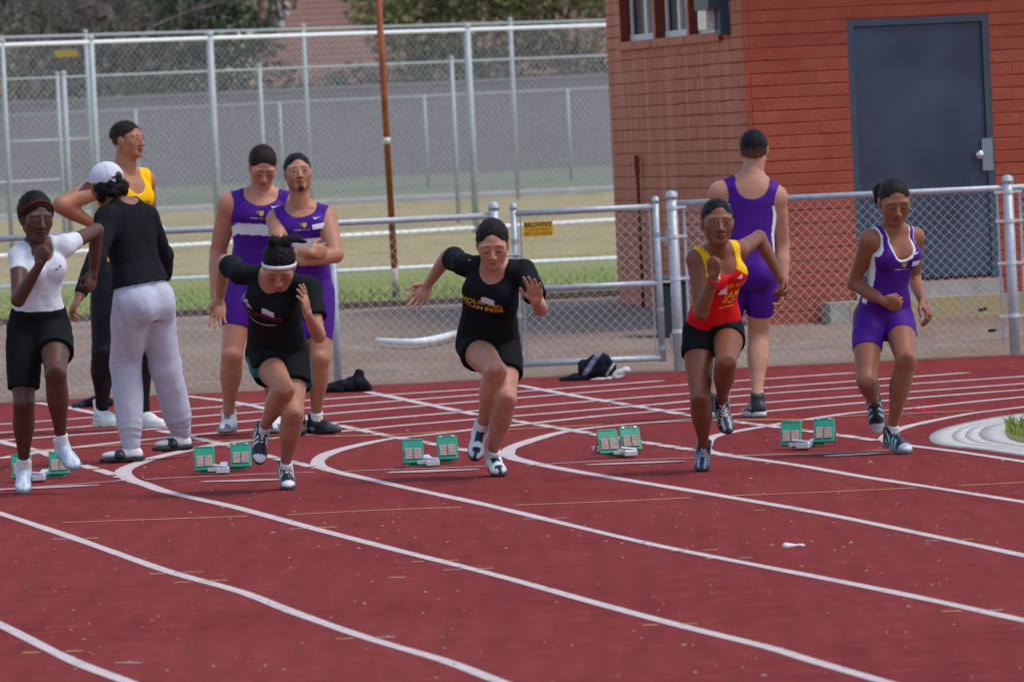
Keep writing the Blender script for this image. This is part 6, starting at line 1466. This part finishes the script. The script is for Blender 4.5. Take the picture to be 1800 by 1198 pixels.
def tree(name, label, base, trunk_top, tr, lobes, n, size, cols, seed, group=None, limbs=6):
    root = empty(name, tuple(base)); tag(root, label, 'tree' if 'tree' in name else 'shrub', group); rs = np.random.RandomState(seed)
    bark = simple('bark', (.13, .095, .075), .9, noise=.3, nscale=6, bump=.6, bscale=14); m = MB(); b = np.array(base, float); t = np.array(trunk_top, float)
    m.path([b - A(0, 0, .3), b * .6 + t * .4 + A(.1, 0, 0), t], [tr, tr * .8, tr * .55], 8)
    for i in range(limbs):
        l = lobes[i % len(lobes)]; c = np.array(l[:3]) + rs.normal(size=3) * np.array(l[3:6]) * .3; s0 = b + (t - b) * rs.uniform(.45, 1); m.path([s0, (s0 + c) / 2 + rs.normal(size=3) * .2, c], [tr * .45, tr * .3, tr * .12], 6)
    m.build('trunk', bark, root, True); V, F, C = leaves(n, blob_points(lobes), size, cols, seed, None); mesh_obj('crown', V, F, vcol('leaf', .7, .1, 3, 0.), root, C); return root
def build_background():
    # block wall
    m, nt, p = new_mat('far_block_wall'); c, tc = grain(nt, p, [((.31, .245, .255), 0, 1, 1), ((.26, .205, .21), .4, .7, .5), ((.345, .28, .28), .5, .75, 4)], 0, bump=0)
    br = N(nt, 'ShaderNodeTexBrick'); mp = N(nt, 'ShaderNodeMapping'); mp.inputs['Rotation'].default_value = (math.radians(90), 0, 0); nt.links.new(tc.outputs['Position'], mp.inputs[0]); nt.links.new(mp.outputs[0], br.inputs['Vector']); br.inputs['Scale'].default_value = 1.0; br.inputs['Brick Width'].default_value = .4; br.inputs['Row Height'].default_value = .2; br.inputs['Mortar Size'].default_value = .008
    nt.links.new(c, br.inputs['Color1']); nt.links.new(c, br.inputs['Color2']); br.inputs['Mortar'].default_value = (.19, .16, .16, 1); nt.links.new(br.outputs['Color'], p.inputs['Base Color'])
    wl_ = empty('block_wall', (0, 176, .8)); tag(wl_, 'long mauve-grey block wall at the far end of the field', 'wall'); MB().box((-2, 176, 1.95), (90, .2, 2.5)).build('wall_face', m, wl_); MB().box((-2, 176, 3.24), (90, .28, .08)).build('coping', simple('coping', (.30, .26, .255), .9), wl_)
    g = [A(.06, .078, .045), A(.085, .10, .055), A(.05, .065, .045), A(.12, .12, .06)]
    # oleander hedge behind the wall
    for i, x in enumerate(np.arange(-23.6, 8, 2.4)):
        h = 4.3 + .4 * math.sin(i * 2.1); lob = [(x, 180, 1.9, 1.5, 1.0, 1.6), (x + .5, 180.3, 3.1, 1.3, .9, h - 3.1), (x - .6, 179.8, 2.9, 1.2, .9, h - 3.3)]
        tree('hedge_shrub', 'dark oleander shrub in the hedge behind the block wall', (x, 180, .9), (x, 180, 2.6), .07, lob, 2600, .085, g, 40 + i, 'hedge shrubs behind the block wall', 4)
    ol = [A(.15, .145, .055), A(.20, .18, .075), A(.11, .115, .05), A(.25, .21, .085)]
    for i, (px, w, lab) in enumerate(((745, 1.8, 'yellowish olive tree beyond the hedge beside the roof'), (850, 2.6, 'broad olive-green tree beyond the hedge'), (1010, 2.6, 'dense olive tree beyond the hedge next to the building corner'))):
        c = at(px, 60, 196); x = c[0]; lob = [(x, 196, 5.0, w, 1.8, 1.5), (x - 1.3, 196.5, 5.9, w * .6, 1.3, 1.3), (x + 1.2, 195.6, 6.1, w * .65, 1.3, 1.3), (x + .1, 196.2, 7.0, w * .6, 1.2, 1.1)]
        tree('olive_tree', lab, (x, 196, .9), (x, 196, 4.4), .16, lob, 3600, .10, ol if i else ol + [A(.22, .19, .06)], 60 + i, None)
    pn = [A(.07, .09, .05), A(.10, .115, .06), A(.06, .075, .045)]
    c = at(385, 20, 205); x = c[0]; lob = [(x, 205, 5.2, 2.0, 1.6, 1.1), (x - .9, 205, 6.2, 1.7, 1.4, 1.1), (x + 1.0, 205, 6.5, 1.5, 1.4, 1.2), (x, 205, 7.6, 1.8, 1.4, 1.2), (x - 2.2, 205.3, 5.6, .9, .9, .7)]
    tree('pine_tree', 'dark green pine tree between the bare trees and the tiled roof', (x, 205, .9), (x, 205, 5.2), .2, lob, 4200, .10, pn, 71)
    # bare winter trees on the left
    bark = simple('bare_bark', (.20, .155, .135), .9, noise=.25, nscale=4)
    for i, (px, Y, lab, sd) in enumerate(((60, 188, 'bare grey-branched tree beyond the wall at the far left', 3), (190, 190, 'bare twiggy tree next to the pine', 8))):
        x = at(px, 60, Y)[0]; root = empty('bare_tree', (x, Y, .9)); tag(root, lab, 'tree'); rs = random.Random(sd); m = MB(); tw = MB()
        def grow(p, d, L, r, lev):
            q = p + d * L; mid = (p + q) / 2 + A(rs.uniform(-.1, .1), rs.uniform(-.1, .1), 0) * L * .6; (m if lev < 3 else tw).path([p, mid, q], [r, r * .85, r * .7], 5 if lev < 3 else 3)
            if lev >= 6: return
            for _ in range(3 if lev < 4 else 2):
                dd = nrm(d + A(rs.uniform(-1, 1), rs.uniform(-.7, .7), rs.uniform(-.45, .75)) * .8); grow(q, dd, L * rs.uniform(.62, .86), r * .62, lev + 1)
        grow(A(x, Y, .7), A(rs.uniform(-.15, .15), 0, 1), 2.0, .16, 0); m.build('trunk', bark, root, True); o = tw.build('twigs', bark, root); 
        V, F, C = leaves(2200, blob_points([(x, Y, 4.6, 2.4, 1.5, 1.6), (x - .8, Y, 5.8, 2.0, 1.5, 1.3), (x + .9, Y, 3.4, 2.0, 1.2, 1.0)]), .075, [A(.21, .165, .125), A(.16, .13, .10), A(.12, .12, .06)], sd, None); mesh_obj('dead_leaves', V, F, vcol('leaf', .7, .1, 3, 0.), root, C)
    # brownish winter trees filling the view beyond, and more behind the house
    bn = [A(.27, .22, .19), A(.22, .18, .16), A(.31, .255, .215), A(.18, .165, .115)]
    for i, (px, w, lab, cc) in enumerate(((-40, 3.6, 'grey-brown winter tree behind the bare tree at the far left', bn), (90, 3.8, 'broad grey-brown winter tree behind the bare trees', bn), (215, 3.6, 'grey-brown winter tree close behind the twiggy tree', bn), (330, 3.2, 'greenish-brown tree behind the pine', bn + g), (-190, 3.8, 'grey-brown winter tree standing farthest along the wall', bn), (-350, 3.8, 'tall grey-brown winter tree past the end of the hedge', bn + g))):
        x = at(px, 60, 238)[0]; lob = [(x, 238, 3.6, w, 1.6, 2.2), (x - 1.2, 238, 5.6, w * .8, 1.6, 1.8), (x + 1.3, 238.4, 6.2, w * .8, 1.6, 1.8), (x, 238, 7.8, w * .8, 1.6, 1.6)]
        tree('winter_tree', lab, (x, 238, 1.0), (x, 238, 5), .2, lob, 8500, .13, cc, 90 + i, None)
    # neighbouring house: tiled roof above the hedge
    x0, x1 = at(440, 60, 225)[0], at(1250, 60, 225)[0]; h = empty('house', ((x0 + x1) / 2, 228, .9)); tag(h, 'house with a broad pinkish-brown shingle roof beyond the hedge', 'house')
    wm = simple('house_stucco', (.38, .31, .26), .9, noise=.1, nscale=1.2); MB().box(((x0 + x1) / 2, 231, 2.3), (x1 - x0 - 1.2, 9, 3.2)).build('wall', wm, h)
    rm, nt, p = new_mat('roof_shingle'); c, tc = grain(nt, p, [((.23, .125, .10), 0, 1, 1), ((.19, .105, .085), .4, .7, .7), ((.27, .155, .13), .5, .75, 5)], 0, bump=0); nt.links.new(c, p.inputs['Base Color'])
    rows = 22; yb, yf, zb, zf = 231.5, 225.3, 8.1, 3.75; nv = MB()
    for k in range(rows):
        a, b = k / rows, (k + 1) / rows; y0, z0 = yf + (yb - yf) * a, zf + (zb - zf) * a; y1, z1 = yf + (yb - yf) * b, zf + (zb - zf) * b; i0 = len(nv.v)
        nv.v += [A(x0, y0, z0 + .035), A(x1, y0, z0 + .035), A(x1, y1, z1), A(x0, y1, z1), A(x0, y0, z0), A(x1, y0, z0)]; nv.f += [(i0, i0 + 1, i0 + 2, i0 + 3), (i0 + 4, i0 + 5, i0 + 1, i0)]
    i0 = len(nv.v); nv.v += [A(x0, yb, zb), A(x1, yb, zb), A(x1, yb + 6.2, zf), A(x0, yb + 6.2, zf)]; nv.f.append((i0, i0 + 1, i0 + 2, i0 + 3)); roof = nv.build('roof', rm, h)
    v = at(491, 15, 226.8); w = simple('vent_white', (.55, .50, .50), .5); MB().tube((v[0], 227.2, v[2] - .6), (v[0], 227.2, v[2] - .05), .14, 10).box((v[0], 227.2, v[2] + .12), (.62, .5, .14), None, .03).box((v[0] + .12, 227.2, v[2] - .18), (.34, .34, .22), None, .04).build('roof_vent', w, roof)

def build_lawn():
    rs = np.random.RandomState(21); n = 9000; Y = 62.3 + rs.exponential(2.2, n); keep = Y < 80; Y = Y[keep]; n = len(Y); X = rs.uniform(-5.5, 1.6, n); cl = vnoise(np.stack([X, Y * .6, 0 * X], 1), 1.3); h = rs.uniform(.025, .06, n) * (1 + .6 * cl); an = rs.uniform(0, 3.14, n); w = .012; z = terr(X, Y)
    base = np.stack([X, Y, z - .01], 1); dx = np.stack([np.cos(an) * w, np.sin(an) * w, 0 * an], 1); tip = base + np.stack([rs.normal(0, .02, n), rs.normal(0, .02, n), h + .01], 1)
    V = np.stack([base - dx, base + dx, tip], 1).reshape(-1, 3); F = np.arange(3 * n).reshape(n, 3); g = rs.rand(n)[:, None]; far = np.clip((Y - 64) / 10, 0, 1)[:, None]
    C = np.where(g > .25 + .6 * far, A(.26, .31, .07), A(.42, .36, .15)) * rs.uniform(.7, 1.25, (n, 1)); o = mesh_obj('lawn_grass', V, F, vcol('grass_blade', .8, .1, 30, 0.), None, np.repeat(C, 3, 0)); tag(o, 'green and straw lawn grass behind the timber edging', 'grass', kind='stuff')

def build_setting():
    t = build_ground(); build_lines(t); build_kerb(); build_debris(); build_building(); build_front_fence(); build_far_fences(); build_background(); build_lawn(); build_blocks(); build_heaps()
build_setting()
build_people()
